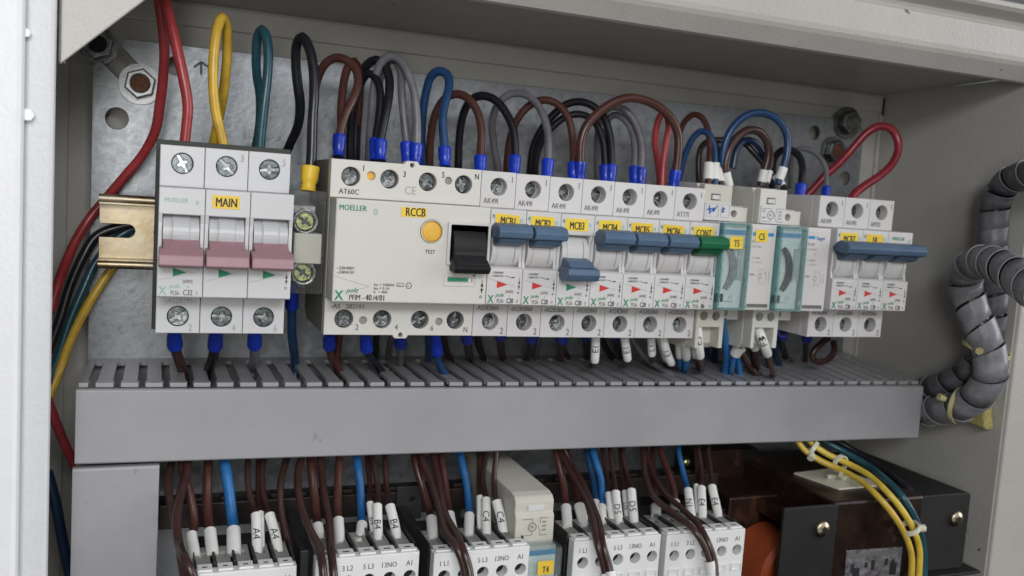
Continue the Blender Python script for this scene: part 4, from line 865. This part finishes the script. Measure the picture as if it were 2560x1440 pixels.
drop('navy wire hanging left of the ferrule below MCB7', 'navy', 2.0, [(1945, 840), (1938, 880), (1950, 920)], D0=44, fer=False)
drop('dark brown wire with blue ferrule below the F8 breaker', 'dark_brown', 1.9, [(2019, 838), (2017, 865), (2012, 912)], flen=8)
wire('dark brown curl of wire lying on the duct below the last breaker', 'dark_brown', 2.0, [(2070, 845, 52), (2048, 862, 54), (2031, 882, 54), (2034, 898, 54), (2056, 903, 54), (2078, 892, 52), (2087, 872, 48), (2084, 855, 44)], group=GB)

# ================================================================== LOWER ROW
# black rail and comb behind the contactors
m = MB(); zr = at(700, 1262, 38).z
m.box(4, 320, 30, 38, zr - 9, zr + 3, 'rail_brown', .5); m.box(4, 320, 8, 30, zr - 5, zr - 2, 'rail_brown')
for k in range(26): m.box(8 + 12 * k, 13.5 + 12 * k, 30, 36, zr + 3, zr + 5, 'rail_brown', .4)
lower_rail = m.build('lower_rail'); tag(lower_rail, 'dark notched rail behind the lower contactors', 'mounting rail')

def mini_contactor(pl, pr, label, names, D=112, poles=5):
    """pl, pr: top left and top right of the white front, in pixels"""
    L, R = at(*pl, D), at(*pr, D); x0, x1 = L.x, R.x; z = (L.z + R.z) / 2; W = x1 - x0; pw = W / poles
    t = thing('mini_contactor', (x0 + W / 2, -D + 50, z - 58), label, 'contactor', 'white mini contactors in the lower row')
    m = MB(); hs = [circ(x0 + pw * (k + .56), z - 11.0, pw * .295, 22) for k in range(poles)]
    out = [(x0, z - 32), (x1, z - 32), (x1, z), (x0, z)]
    m.shape(out, hs, D - 6, D, 'contactor_white', .4)
    m.box(x0 + .5, x1 - .5, D - 9, D - 6.1, z - 31, z - 1.5, 'hole_dark')
    for k in range(poles):                       # little raised ledges with slits
        a, b = x0 + pw * k + 1.0, x0 + pw * (k + 1) - 1.2
        m.box(a, b, D - 7.6, D - 1.2, z + .05, z + 1.1, 'contactor_white', .25); m.box(a + 2, b - 2, D - 4.6, D - 3.6, z + 1.12, z + 1.18, 'hole_dark')
    m.build('front_cover', t)
    m = MB()
    for k in range(poles):
        a, b = x0 + pw * k + .9, x0 + pw * (k + 1) - 1.4
        m.shape_top(rect(a, D - 29, b, D - 8), [rect(a + 1.6, D - 22.5, b - 1.6, D - 17.5)], z - 2.6, z - .2, 'contactor_grey', .15)
        m.box(a + 1.3, b - 1.3, D - 22.6, D - 17.4, z - 5, z - 4, 'hole_dark'); m.box(a + 2.4, b - 3, D - 20.6, D - 18.2, z - 3.8, z - 3.0, 'zinc', .2)
    m.build('terminal_deck', t)
    m = MB()
    for k in range(poles + 1): m.box(x0 + pw * k - (.5 if k else 0), x0 + pw * k + (.5 if k < poles else 0), D - 30, D - 8.2, z - 4, z + 1.4, 'contactor_dark', .2)
    m.box(x0 + .3, x1 - .3, D - 50, D - 30.1, z - 30, z - 3, 'contactor_dark', .5); m.box(x0 + .1, x1 - .1, D - 30, D - 9.1, z - 32, z - 5.2, 'contactor_dark', .3)
    m.build('base_housing', t)
    m = MB()
    for k, s in enumerate(names):
        if s: m.text(s, x0 + pw * (k + .5), z - 5.9, D + .1, 3.4, 'ink_grey', .82, align='C')
    m.build('marking', t)
    m = MB()
    for k in range(poles): m.shape(rect(x0 + pw * k + 2.2, z - 21.5, x0 + pw * (k + 1) - 1, z - 17.8), [rect(x0 + pw * k + 2.6, z - 21.6, x0 + pw * (k + 1) - 1.4, z - 18.2)], D + .02, D + .7, 'contactor_white', .1)
    m.build('locking_tab', t)
NM = ['1 L1', '3 L2', '5 L3', '13NO', 'A1']
mini_contactor((487, 1436), (742, 1416), 'leftmost white contactor under the A4 sleeves', NM)
mini_contactor((790, 1396), (1049, 1384), 'white contactor under the B4 sleeves', ['', '3 L2', '5 L3', '13NO', 'A1'])
mini_contactor((1086, 1382), (1325, 1368), 'white contactor under the C4 sleeves, left of the T4 time switch', NM)
mini_contactor((1436, 1352), (1653, 1339), 'white contactor under the D5 sleeves', NM)
mini_contactor((1668, 1336), (1864, 1325), 'rightmost white contactor under the N1 and E4 sleeves', NM)
# black blocks seen between the contactors
for (pa, pb, lab) in (((748, 1330), (792, 1330), 'black block between the A4 and B4 contactors'), ((1052, 1310), (1086, 1310), 'black block between the B4 and C4 contactors'),
                      ((1402, 1300), (1434, 1300), 'black block right of the T4 time switch'), ((1655, 1290), (1667, 1290), 'black block between the D5 and E4 contactors')):
    a_, b_ = at(*pa, 90), at(*pb, 90); m = MB(); m.box(a_.x + .6, b_.x - 1.2, 42, 92, -190, a_.z - 8, 'contactor_dark', .6); tag(m.build('auxiliary_block'), lab, 'auxiliary block', 'black blocks between contactors')
q = at(1015, 1225, 40); m = MB(); m.shape(rrect(q.x - 5, q.z - 16, q.x + 9, q.z + 2, 1), [circ(q.x + 3.4, q.z - 5, 1.5, 14)], 38.6, 40.5, 'contactor_dark', .3); tag(m.build('end_stop'), 'small black end stop with a round hole behind the B4 and C4 wires', 'end stop')

# T4 time switch
t4 = at(1300, 1250, 100); b4 = at(1387, 1245, 100)
x0, x1 = at(1291, 1345, 104).x, at(1388, 1340, 104).x; zt4 = at(1345, 1245, 100).z
t = thing('time_switch', ((x0 + x1) / 2, -60, zt4 - 60), 'beige time switch with the yellow T4 label in the lower row', 'time switch')
m = MB(); zb4 = at(1345, 1345, 104).z
m.prof([(22, zt4 + 0), (30, zt4 + 2.4), (94, zt4 + 1.6), (98, zt4 + .6), (100, zt4 - 1.6), (100, zt4 - 7), (101.5, zt4 - 8.5), (102, zb4 - 2), (100, zb4 - 40), (22, zb4 - 40)], x0, x1, 'beige_plastic', .6); m.build('housing', t)
q0, q1 = at(1322, 1265, 101), at(1352, 1277, 101)
m = MB(); m.box(q0.x, q1.x + 2, 99, 100.6, q1.z, q0.z, 'white_plastic', .3); m.build('latch', t)
m = MB(); d = 102.3; cx, cz = (x0 + x1) / 2 - 1.5, (zt4 - 8.5 + zb4) / 2
m.shape(circ(cx, cz, 2.2, 20), [circ(cx, cz, 1.85, 20)], d - .02, d, 'ink_grey'); m.text('M', cx - .95, cz - .85, d, 2.4, 'ink_grey', .8)
for a in ((cx - 5, cz + 4, cx, cz + 4), (cx, cz + 4, cx, cz + 2.2), (cx - 5, cz - 4, cx, cz - 4), (cx, cz - 4, cx, cz - 2.2), (cx + 4, cz + 4.4, cx + 8, cz + 4.4), (cx + 4, cz + 4.4, cx + 4, cz + 1.6), (cx + 3, cz + .8, cx + 4.2, cz - 2.4), (cx + 4.2, cz - 2.4, cx + 4.2, cz - 4.2), (cx + 4.2, cz - 4.2, cx + 8, cz - 4.2)): m.line(*a, .22, d, 'ink_grey')
for dz in (2.2, .2, -1.8): m.text('230V', cx + 5, cz + dz - .4, d, 1.4, 'ink_grey', .8)
m.build('marking', t)
zc = at(1360, 1372, 112).z; xa, xb = at(1322, 1380, 112).x, at(1407, 1372, 112).x
m = MB(); m.box(xa + .8, xb - .8, 100.5, 106, zc - 40, zc - 1, 'contactor_white', .3); m.box(xa + 1, xb - 1, 106.05, 106.6, zc - 5.4, zc - 3.0, 'stripe_blue'); m.build('dial_plate', t)
m = MB(); m.shape(rrect(xa, zc - 40, xb, zc, 1), [], 111.2, 112, 'teal_cover', .3); m.box(xa, xb, 100.5, 111.1, zc - .9, zc, 'teal_cover'); m.box(xb - .9, xb, 100.5, 111.1, zc - 40, zc - 1, 'teal_cover'); m.box(xa, xa + .9, 100.5, 111.1, zc - 40, zc - 1, 'teal_cover'); m.build('window_cover', t)
q0, q1 = at(1345, 1404, 112), at(1382, 1434, 112); sticker(t, 0, 0, q0.x, q1.x, q1.z, q0.z, 112.05, 'T4', 4.6, .68, tz=q1.z + .9)

# --- lower wires
GL = 'wires running up into the duct from the lower contactors'
def dfront(x, y, D0, D1):                        # depth of a wire that swings out over a contactor's face
    yf = 1455 - .072 * x; K = [(1080, D0), (1165, 61), (yf - 62, 97), (yf, 117), (1480, D1)]
    for (a, b), (c, d) in zip(K, K[1:]):
        if y <= c: return b + (d - b) * max(0, (y - a)) / (c - a)
    return D1
def low(label, color, r, P, D=(48, 92), sleeve=None):
    n = len(P)
    Q = [(x, y, dfront(x, y, *D) if D[1] > 115 else D[0] + (D[1] - D[0]) * i / (n - 1)) for i, (x, y) in enumerate(P)]
    return wire(label, color, r * .94, Q, group=GL, sleeve=sleeve)
def lowS(label, color, r, P, s0, s1, sr, txt=None, D=(48, 92), mt='sleeve_white', bend=0.0):
    mid = ((s0[0] + s1[0]) / 2 + bend * 3, (s0[1] + s1[1]) / 2)
    P = P + [s0, mid, s1]; n = len(P)
    Q = [(x, y, D[0] + (D[1] - D[0]) * i / (n - 1)) for i, (x, y) in enumerate(P)]
    path = spline([pt(q) for q in Q])
    o = wire(label, color, r * .92, Q[:-1], group=GL)
    sleeve_mesh(o, path, s0, s1, sr * .95, txt, False, mt)
    a_ = path[-1]; m = MB(); m.tube([a_, a_ + Vector((.5, -1.2, -2.6))], r * .55, 'copper', n=8); m.build('bare_conductor', o)
    return o
low('dark brown wire bowing left just right of the vertical duct', 'dark_brown', 1.9, [(437, 1120), (428, 1160), (420, 1210), (430, 1280), (442, 1340), (452, 1400), (466, 1470)], (40, 105))
low('brown wire crossing over beside the left bowed wire', 'dark_brown', 2.1, [(470, 1120), (468, 1170), (450, 1235), (440, 1300), (448, 1360), (470, 1410), (500, 1480)], (50, 116))
lowS('brown wire ending in a plain white sleeve, leftmost on the A4 contactor', 'brown', 2.1, [(452, 1120), (458, 1170), (475, 1240), (485, 1310)], (479, 1337), (488, 1396), 2.6)
lowS('brown wire ending in a plain white sleeve, second on the A4 contactor', 'brown', 2.3, [(522, 1120), (521, 1180), (520, 1250), (522, 1300)], (525, 1328), (532, 1388), 2.8)
lowS('thick blue wire ending in a plain white sleeve on the A4 contactor', 'light_blue', 2.8, [(560, 1115), (562, 1160), (574, 1230), (583, 1300)], (584, 1326), (585, 1390), 3.3)
lowS('thin brown wire ending in the left A4 sleeve', 'dark_brown', 1.6, [(622, 1120), (618, 1170), (620, 1220), (634, 1270)], (640, 1287), (644, 1388), 2.4, 'A4')
lowS('thin brown wire ending in a sleeve tucked behind the left A4 sleeve', 'dark_brown', 1.6, [(648, 1120), (648, 1180), (648, 1240), (647, 1270)], (650, 1283), (652, 1380), 2.0, None, (46, 88))
lowS('thin brown wire ending in the right A4 sleeve', 'dark_brown', 1.6, [(664, 1120), (655, 1170), (657, 1220), (668, 1265)], (674, 1287), (697, 1387), 2.4, 'A4', bend=1.0)
low('dark brown wire passing down right of the A4 sleeves', 'dark_brown', 1.8, [(728, 1120), (712, 1160), (700, 1215), (706, 1290), (724, 1360), (742, 1430), (748, 1480)], (44, 96))
low('dark brown wire bowing down in front of the left side of the B4 contactor', 'dark_brown', 1.9, [(765, 1115), (752, 1150), (744, 1200), (750, 1265), (770, 1320), (795, 1365), (806, 1410), (812, 1480)], (48, 122))
lowS('brown wire ending in a white sleeve, leftmost on the B4 contactor', 'brown', 2.3, [(775, 1115), (779, 1170), (786, 1240), (790, 1290)], (794, 1314), (806, 1382), 2.7)
low('brown wire running down in front of the second terminal of the B4 contactor', 'dark_brown', 1.9, [(800, 1115), (803, 1170), (812, 1240), (822, 1300), (826, 1370), (832, 1420), (838, 1480)], (50, 122))
lowS('brown wire ending in a white sleeve, second on the B4 contactor', 'brown', 2.2, [(849, 1115), (849, 1170), (847, 1230), (845, 1275)], (846, 1300), (850, 1362), 2.6)
lowS('blue wire ending in a white sleeve on the B4 contactor', 'light_blue', 2.3, [(889, 1110), (893, 1160), (901, 1230), (904, 1285)], (905, 1311), (897, 1370), 2.7)
lowS('thin brown wire ending in the hidden left B4 sleeve', 'dark_brown', 1.4, [(914, 1110), (920, 1160), (926, 1210), (926, 1240)], (925, 1258), (938, 1350), 1.9, 'B4', (44, 86))
lowS('thin brown wire ending in the middle B4 sleeve', 'dark_brown', 1.6, [(925, 1110), (934, 1160), (942, 1215), (943, 1245)], (943, 1264), (946, 1364), 2.4, 'B4')
lowS('thin brown wire ending in the right B4 sleeve', 'dark_brown', 1.5, [(962, 1110), (963, 1160), (968, 1220), (972, 1250)], (975, 1266), (994, 1360), 2.5, 'B4', bend=.8)
lowS('brown wire ending in a plain sleeve, leftmost on the C4 contactor', 'brown', 2.1, [(1032, 1105), (1040, 1160), (1060, 1230), (1074, 1280)], (1078, 1297), (1084, 1352), 2.8)
low('brown wire winding down across the C4 contactor, lower of the two', 'dark_brown', 2.0, [(1048, 1105), (1056, 1150), (1078, 1210), (1097, 1280), (1112, 1330), (1140, 1368), (1158, 1410), (1168, 1480)], (48, 122))
low('brown wire winding down across the C4 contactor, upper of the two', 'dark_brown', 2.0, [(1076, 1105), (1086, 1150), (1098, 1220), (1112, 1290), (1136, 1332), (1158, 1378), (1172, 1420), (1180, 1480)], (50, 126))
lowS('brown wire ending in a plain sleeve, second on the C4 contactor', 'brown', 2.1, [(1097, 1105), (1108, 1160), (1117, 1220), (1122, 1265)], (1124, 1286), (1134, 1340), 2.6)
lowS('blue wire ending in a plain sleeve on the C4 contactor', 'light_blue', 2.2, [(1146, 1100), (1152, 1150), (1166, 1210), (1173, 1265)], (1173, 1289), (1172, 1345), 2.7)
lowS('thin brown wire ending in the left C4 sleeve', 'dark_brown', 1.5, [(1208, 1100), (1212, 1145), (1206, 1195), (1211, 1230)], (1215, 1249), (1216, 1340), 2.5, 'C4')
lowS('thin brown wire ending in a blank sleeve behind the left C4 sleeve', 'dark_brown', 1.5, [(1196, 1100), (1198, 1145), (1198, 1195), (1199, 1225)], (1200, 1243), (1202, 1330), 2.0, None, (44, 86))
lowS('thin brown wire ending in the right C4 sleeve', 'dark_brown', 1.5, [(1244, 1100), (1240, 1145), (1236, 1200), (1238, 1235)], (1241, 1253), (1259, 1334), 2.5, 'C4', (64, 94), bend=.8)
lowS('brown wire ending in a plain sleeve, leftmost on the D5 contactor', 'brown', 2.1, [(1384, 1095), (1394, 1145), (1408, 1205), (1413, 1250)], (1415, 1269), (1419, 1320), 2.8)
lowS('brown wire ending in a plain sleeve, second on the D5 contactor', 'brown', 1.9, [(1412, 1095), (1422, 1145), (1436, 1205), (1444, 1245)], (1448, 1266), (1465, 1326), 3.0)
low('left one of the two brown wires hanging across the D5 contactor', 'dark_brown', 1.8, [(1388, 1095), (1410, 1150), (1440, 1205), (1470, 1262), (1486, 1310), (1494, 1360), (1510, 1420), (1518, 1470)], (48, 124), sleeve=[((1512, 1429, 120), (1524, 1470, 123), 2.4)])
low('right one of the two brown wires hanging across the D5 contactor', 'dark_brown', 1.8, [(1400, 1095), (1424, 1150), (1456, 1205), (1484, 1262), (1500, 1310), (1506, 1360), (1522, 1415), (1534, 1470)], (52, 128), sleeve=[((1526, 1426, 124), (1540, 1470, 127), 2.4)])
lowS('dark blue wire ending in the rear sleeve of the blue pair on the D5 contactor', 'blue', 2.1, [(1466, 1092), (1472, 1145), (1484, 1200), (1488, 1235)], (1489, 1256), (1492, 1300), 2.4, None, (44, 86))
lowS('blue wire ending in a plain sleeve on the D5 contactor', 'light_blue', 2.1, [(1476, 1092), (1484, 1140), (1501, 1195), (1507, 1245)], (1504, 1268), (1505, 1320), 2.7)
lowS('thin brown wire ending in the blank sleeve left of the first D5 sleeve', 'dark_brown', 1.4, [(1500, 1092), (1510, 1140), (1518, 1190), (1521, 1215)], (1522, 1235), (1532, 1315), 2.1, None, (44, 88))
lowS('thin brown wire ending in the first D5 sleeve', 'dark_brown', 1.4, [(1522, 1092), (1527, 1140), (1534, 1185), (1538, 1212)], (1539, 1231), (1550, 1320), 2.4, 'D5')
lowS('thin brown wire ending in the narrow hidden D5 sleeve', 'dark_brown', 1.3, [(1552, 1090), (1550, 1140), (1556, 1185), (1561, 1210)], (1562, 1230), (1570, 1306), 1.9, 'D5', (44, 86))
lowS('thin brown wire ending in the rightmost D5 sleeve', 'dark_brown', 1.4, [(1562, 1090), (1559, 1140), (1568, 1185), (1575, 1210)], (1578, 1227), (1586, 1312), 2.6, 'D5')
low('left one of the two brown wires sweeping across the E4 contactor', 'dark_brown', 1.8, [(1608, 1085), (1607, 1130), (1614, 1190), (1640, 1245), (1690, 1285), (1735, 1325), (1762, 1370), (1778, 1425), (1782, 1470)], (46, 126), sleeve=[((1776, 1408, 122), (1784, 1470, 126), 2.6)])
low('right one of the two brown wires sweeping across the E4 contactor', 'dark_brown', 1.7, [(1612, 1085), (1616, 1130), (1630, 1180), (1660, 1230), (1706, 1272), (1746, 1312), (1771, 1358), (1786, 1400), (1790, 1440)], (44, 128))
low('brown wire dropping to the second terminal of the E4 contactor', 'brown', 1.8, [(1640, 1085), (1652, 1130), (1670, 1180), (1684, 1230), (1688, 1280)], (46, 90), sleeve=[((1680, 1285, 88), (1690, 1305, 91), 2.6, None, False, 'sleeve_clear')])
low('brown wire dropping to the first terminal of the E4 contactor', 'dark_brown', 1.7, [(1632, 1085), (1634, 1150), (1637, 1220), (1640, 1290)], (40, 88), sleeve=[((1638, 1276, 88), (1643, 1306, 91), 2.8, None, False, 'sleeve_clear')])
lowS('bright blue wire ending in the N1 sleeve', 'light_blue', 1.7, [(1692, 1085), (1698, 1130), (1710, 1180), (1718, 1210)], (1720, 1226), (1729, 1296), 2.5, 'N1')
lowS('thin brown wire ending in the blank sleeve between N1 and E4', 'dark_brown', 1.3, [(1734, 1085), (1738, 1130), (1741, 1180), (1741, 1200)], (1741, 1214), (1745, 1285), 1.8, None, (46, 86))
lowS('thin brown wire ending in the left E4 sleeve', 'dark_brown', 1.5, [(1744, 1085), (1746, 1130), (1752, 1175), (1753, 1200)], (1753, 1220), (1757, 1300), 2.5, 'E4')
lowS('thin brown wire ending in the right E4 sleeve', 'dark_brown', 1.4, [(1772, 1085), (1771, 1130), (1776, 1170), (1779, 1198)], (1780, 1217), (1798, 1297), 2.5, 'E4')

# ================================================================== TRANSFORMER
DT = 108
tl = at(2088, 1256, DT); xl = tl.x; zT = tl.z; xr = at(2312, 1238, DT).x
t = thing('transformer', ((xl + xr) / 2, -60, zT - 70), 'brown lacquered transformer with black end brackets at lower right', 'transformer')
m = MB(); m.box(xl, xr, 12, DT, zT - 90, zT, 'lacquer_brown', 1.6); m.build('core', t)
m = MB(); bl, br = at(1962, 1272, DT + 3), at(2097, 1265, DT + 3)
m.box(bl.x, br.x, DT + .8, DT + 3, zT - 90, bl.z, 'bracket_black', .5); m.box(bl.x + 20, xl - .1, 20, DT + .7, zT - 20, zT - 12, 'lacquer_brown', .5); m.build('bracket', t, label='black left bracket with a round screw')
cl = at(2310, 1242, DT - 2); cr2 = at(2428, 1236, DT - 2)
m = MB(); m.shape(rrect(xr + .2, zT - 47, cr2.x, cl.z + .4, 2.2), [], DT - 4, DT - 2, 'bracket_black', .5); m.box(xr + .2, cr2.x, 16, DT - 4.2, cl.z - 2.2, cl.z - .2, 'bracket_black', .5)
m.box(xr + .2, cr2.x + 8, DT - 14, DT + 4, zT - 49, zT - 47.2, 'bracket_black', .5); m.build('bracket', t, label='black right bracket with a round screw')
for (x, y, dd) in ((2055, 1322, DT + 3), (2390, 1296, DT - 2)):
    q = at(x, y, dd); m = MB(); m.cyl(q.x, q.z, dd, dd + .8, 4.6, 'screw_tan', n=26, dome=1.4); screw = m.build('bracket_screw', t)
    m = MB(); m.line(q.x + .2, q.z - 1.6, q.x + 1.4, q.z + .6, .7, dd + 2.3, 'hole_dark'); m.line(q.x, q.z + .3, q.x + 1.9, q.z - .9, .5, dd + 2.32, 'hole_dark'); m.build('screw_slot', screw)
m = MB(); cq = at(1950, 1440, 80); cq = at(1985, 1440, 96); m.cyl(cq.x, cq.z, 66, 93, 20.4, 'coil_orange', n=56); m.cyl(cq.x, cq.z, 93, 96, 20.4, 'coil_orange', n=56, r1=18.0); m.build('coil', t, label='rounded orange coil end')
m = MB(); m.box(cq.x - 50, cq.x - 22.5, 14, 60, cq.z - 20, zT - 18, 'lacquer_brown', 1); m.box(cq.x - 22.4, xl - .2, 14, 62, zT - 90, zT - 11, 'lacquer_brown', 1.2); m.build('winding_block', t)
q0, q1 = at(2115, 1376, DT), at(2255, 1367, DT); q2 = at(2108, 1480, DT)
m = MB(); m.shape([(q2.x, q2.z), (q1.x, q2.z), (q1.x, q1.z), (q0.x, q0.z)], [], DT + .05, DT + .5, 'steel_plate', .1); np_ = m.build('rating_plate', t)
m = MB(); wq = q1.x - q0.x
m.box(q0.x + wq * .06, q1.x - wq * .06, DT + .55, DT + .6, q0.z - 4.6, q0.z - 2.2, 'ink_grey')
for k in range(7): m.box(q0.x + wq * (.1 + .12 * k), q0.x + wq * (.16 + .12 * k), DT + .55, DT + .6, q0.z - 13 + (k % 3), q0.z - 8 + (k % 2), 'ink' if k % 3 != 1 else 'ink_grey')
m.box(q0.x + wq * .14, q0.x + wq * .26, DT + .62, DT + .66, q0.z - 17, q0.z - 10.6, 'hole_dark'); m.box(q1.x - wq * .2, q1.x - wq * .08, DT + .62, DT + .66, q0.z - 17, q0.z - 9.6, 'hole_dark'); m.build('marking', np_)
q = at(1716, 1156, 30); m = MB(); m.cyl(q.x, q.z, 26, 30, 3.0, 'screw_brass', n=6, dome=1.5); tag(m.build('brass_fixing_bolt'), 'small brass bolt glinting behind the E4 wires', 'bolt')
m = MB(); q = at(1780, 1150, 20); m.box(q.x - 16, xl + 10, 3, 26, zT - 60, q.z + 8, 'lacquer_brown', 1); tag(m.build('brown_block'), 'dark brown block behind the E4 wires, left of the transformer', 'block')

# yellow pair, clip base, ties
GY = 'cables arching over the transformer'
Yp = [(2000, 1085, 62), (2022, 1115, 66), (2060, 1142, 72), (2110, 1165, 80), (2160, 1192, 94), (2205, 1230, 108), (2245, 1275, 115), (2275, 1325, 117), (2290, 1375, 117), (2290, 1425, 117), (2284, 1490, 117)]
wire('outer yellow cable arching over the transformer', 'yellow_bright', 1.75, [(x + 8, y - 6, d) for x, y, d in Yp], group=GY)
wire('inner yellow cable arching over the transformer', 'yellow_bright', 1.75, [(x - 12, y + 9, d + 1) for x, y, d in Yp], group=GY)
wire('dark blue cable behind the yellow pair over the transformer', 'teal', 1.9, [(2030, 1085, 50), (2060, 1102, 54), (2110, 1128, 62), (2165, 1160, 74), (2215, 1200, 96), (2255, 1245, 110), (2285, 1295, 112), (2303, 1345, 112), (2310, 1400, 112), (2308, 1490, 112)], group=GY)
wire('black cable rearmost over the transformer', 'black', 1.9, [(2050, 1080, 40), (2100, 1105, 46), (2160, 1140, 58), (2215, 1180, 74), (2262, 1215, 90), (2290, 1240, 96)], group=GY)
cb = [atz(1985, 1185, zT + .3), atz(2097, 1225, zT + .3), atz(2210, 1215, zT + .3), atz(2090, 1172, zT + .3)]
m = MB(); m.shape_top([(q.x, -q.y) for q in cb], [], zT + .1, zT + 1.2, 'tie_white', .2); cc = sum(cb, Vector()) / 4
m.box(cc.x - 1.5, cc.x + 1.5, -cc.y - 5, -cc.y + 5, zT + 1.2, zT + 6, 'tie_white', .4); m.box(cc.x - 8, cc.x + 8, -cc.y - 1, -cc.y + 1, zT + 1.2, zT + 3.6, 'tie_white', .4)
tag(m.build('cable_tie_mount'), 'square cream tie mount stuck on top of the transformer', 'tie mount')
def tie(label, c, axis, r, w=2.4, mt='tie_white', head=True, hd=None):
    c = Vector(c); ax = Vector(axis).normalized(); u = ax.cross(Vector((0, 1, 0))).normalized(); v = ax.cross(u)
    n = 28; V = []
    for i in range(n):
        a = 2 * math.pi * i / n; e = u * math.cos(a) + v * math.sin(a)
        V += [c + e * r - ax * w / 2, c + e * r + ax * w / 2, c + e * (r + .9) + ax * w / 2, c + e * (r + .9) - ax * w / 2]
    F = [(4 * i + j, 4 * ((i + 1) % n) + j, 4 * ((i + 1) % n) + (j + 1) % 4, 4 * i + (j + 1) % 4) for i in range(n) for j in range(4)]
    m = MB(); m.add([tuple(x) for x in V], F, mt, False)
    o = m.build('cable_tie'); tag(o, label, 'cable tie', 'cable ties')
    if head:
        h = Vector(hd) if hd is not None else u; h = h.normalized(); p = c + h * (r + 1.4)
        m = MB(); m.tube([p - h * 1.2, p, p + h * 2.8], [2.0, 2.3, 2.2], mt, n=6); m.build('tie_head', o)
    return o
def yp(i, f=0.0): a_, b_ = at(*Yp[i]), at(*Yp[i + 1]); return a_.lerp(b_, f), (b_ - a_)
c, ax = yp(1, .25); tie('cream cable tie on the yellow pair nearest the duct', c, ax, 4.2, hd=(-.6, -.6, -.5))
c, ax = yp(3, -.2); tie('cream cable tie over the tie mount on the transformer', c, ax, 4.6, hd=(-.4, -.7, -.5))
c, ax = yp(7, -.1); tie('pale cable tie low on the yellow pair, head pointing right', c, ax, 4.8, hd=(1, -.25, 0), w=2.8)

# ================================================================== SPIRAL WRAPPED CABLE BUNDLES
def spiral(label, P, r, pitch=13.0, fill=.95, mt='conduit_grey'):
    path = spline([pt(q) for q in P], 2.0); L = [0.0]
    for a, b in zip(path, path[1:]): L.append(L[-1] + (b - a).length)
    T = [(path[min(i + 1, len(path) - 1)] - path[max(i - 1, 0)]).normalized() for i in range(len(path))]
    N = []; nrm = T[0].cross(Vector((0, 1, 0))).normalized()
    for tt in T: nrm = (nrm - tt * nrm.dot(tt)).normalized(); N.append(nrm.copy())
    o = thing('spiral_wrapped_bundle', tuple(path[0]), label, 'cable bundle', 'cable bundles in grey spiral wrap')
    m = MB(); m.tube(path, r * .80, 'wire_black', n=14); m.build('cable_core', o)
    def P_(s, th, rr):
        s = max(0.0, min(L[-1], s)); lo = 0
        import bisect
        j = min(max(bisect.bisect_right(L, s), 1), len(L) - 1); f = (s - L[j - 1]) / max(1e-6, L[j] - L[j - 1])
        c = path[j - 1].lerp(path[j], f); n_ = N[j - 1].lerp(N[j], f).normalized(); t_ = T[j - 1].lerp(T[j], f).normalized(); b_ = t_.cross(n_)
        return c + n_ * (rr * math.cos(th)) + b_ * (rr * math.sin(th))
    seg = 26; turns = L[-1] / pitch; V = []; F = []; k = int(turns * seg)
    for i in range(k):
        th = 2 * math.pi * i / seg; s = pitch * i / seg + 1.3 * math.sin(i * .037) + .5 * math.sin(i * .21); w = pitch * fill + .9 * math.sin(i * .053 + 1)
        for (ds, rr) in ((0, r * .92), (0, r * .98), (w * .5, r * 1.01), (w, r * 1.07), (w, r * .99)): V.append(P_(s + ds, th, rr))
    for i in range(k - 1): F += [(5 * i + j, 5 * (i + 1) + j, 5 * (i + 1) + (j + 1) % 5, 5 * i + (j + 1) % 5) for j in range(5)]
    m = MB(); m.add([tuple(v) for v in V], [q for i, q in enumerate(F) if i % 5 != 3], mt, True); m.add([tuple(v) for v in V], [q for i, q in enumerate(F) if i % 5 == 3], 'conduit_edge', False); m.build('spiral_wrap', o)
spiral('spiral wrapped bundle rising highest along the right wall', [(2300, 975, 46), (2345, 968, 'x', 452), (2395, 948, 'x', 453), (2435, 920, 'x', 454), (2462, 880, 'x', 454), (2476, 820, 'x', 454), (2482, 740, 'x', 454), (2481, 650, 'x', 453), (2483, 570, 'x', 453), (2492, 500, 'x', 452), (2518, 458, 'x', 450), (2570, 437, 'x', 444), (2640, 430, 'x', 436)], 8.1)
spiral('spiral wrapped bundle looping forward out of the picture at right', [(2298, 1030, 52), (2350, 1024, 'x', 448), (2400, 1016, 'x', 447), (2448, 985, 'x', 447), (2476, 940, 'x', 447), (2474, 885, 'x', 446), (2458, 838, 'x', 444), (2434, 783, 'x', 441), (2416, 725, 'x', 438), (2418, 678, 'x', 433), (2450, 655, 'x', 426), (2500, 665, 'x', 414), (2560, 705, 'x', 400), (2640, 765, 'x', 384)], 9.0, pitch=15, mt='conduit_pale')
c = atx(2466, 872, 450); tie('cream cable tie binding both spiral bundles together', c, (0.12, -.25, 1), 12.5, mt='tie_cream', hd=(-.75, -.4, 0))
c = atx(2398, 1012, 447); tie('cream cable tie fixing the spiral bundle to the foam pad', c, (.3, -1, -.1), 10.3, mt='tie_cream', hd=(-.9, .2, .3))
m = MB(); fp = [atx(2378, 1030, 464.5), atx(2486, 1075, 464.5), atx(2480, 960, 464.5), atx(2430, 965, 464.5)]
n = len(fp); V = [tuple(q) for q in fp] + [(q.x - 7, q.y * 1.0, q.z) for q in fp]
m._bev(V, [(0, 1, 2, 3), (7, 6, 5, 4)] + [(i, i + n, (i + 1) % n + n, (i + 1) % n) for i in range(n)], 1.5, 'foam_yellow')
tag(m.build('foam_pad'), 'lumpy yellow foam pad stuck on the right wall under the bundles', 'foam pad')

for o in scene.objects:
    if '_o' in o: del o['_o']
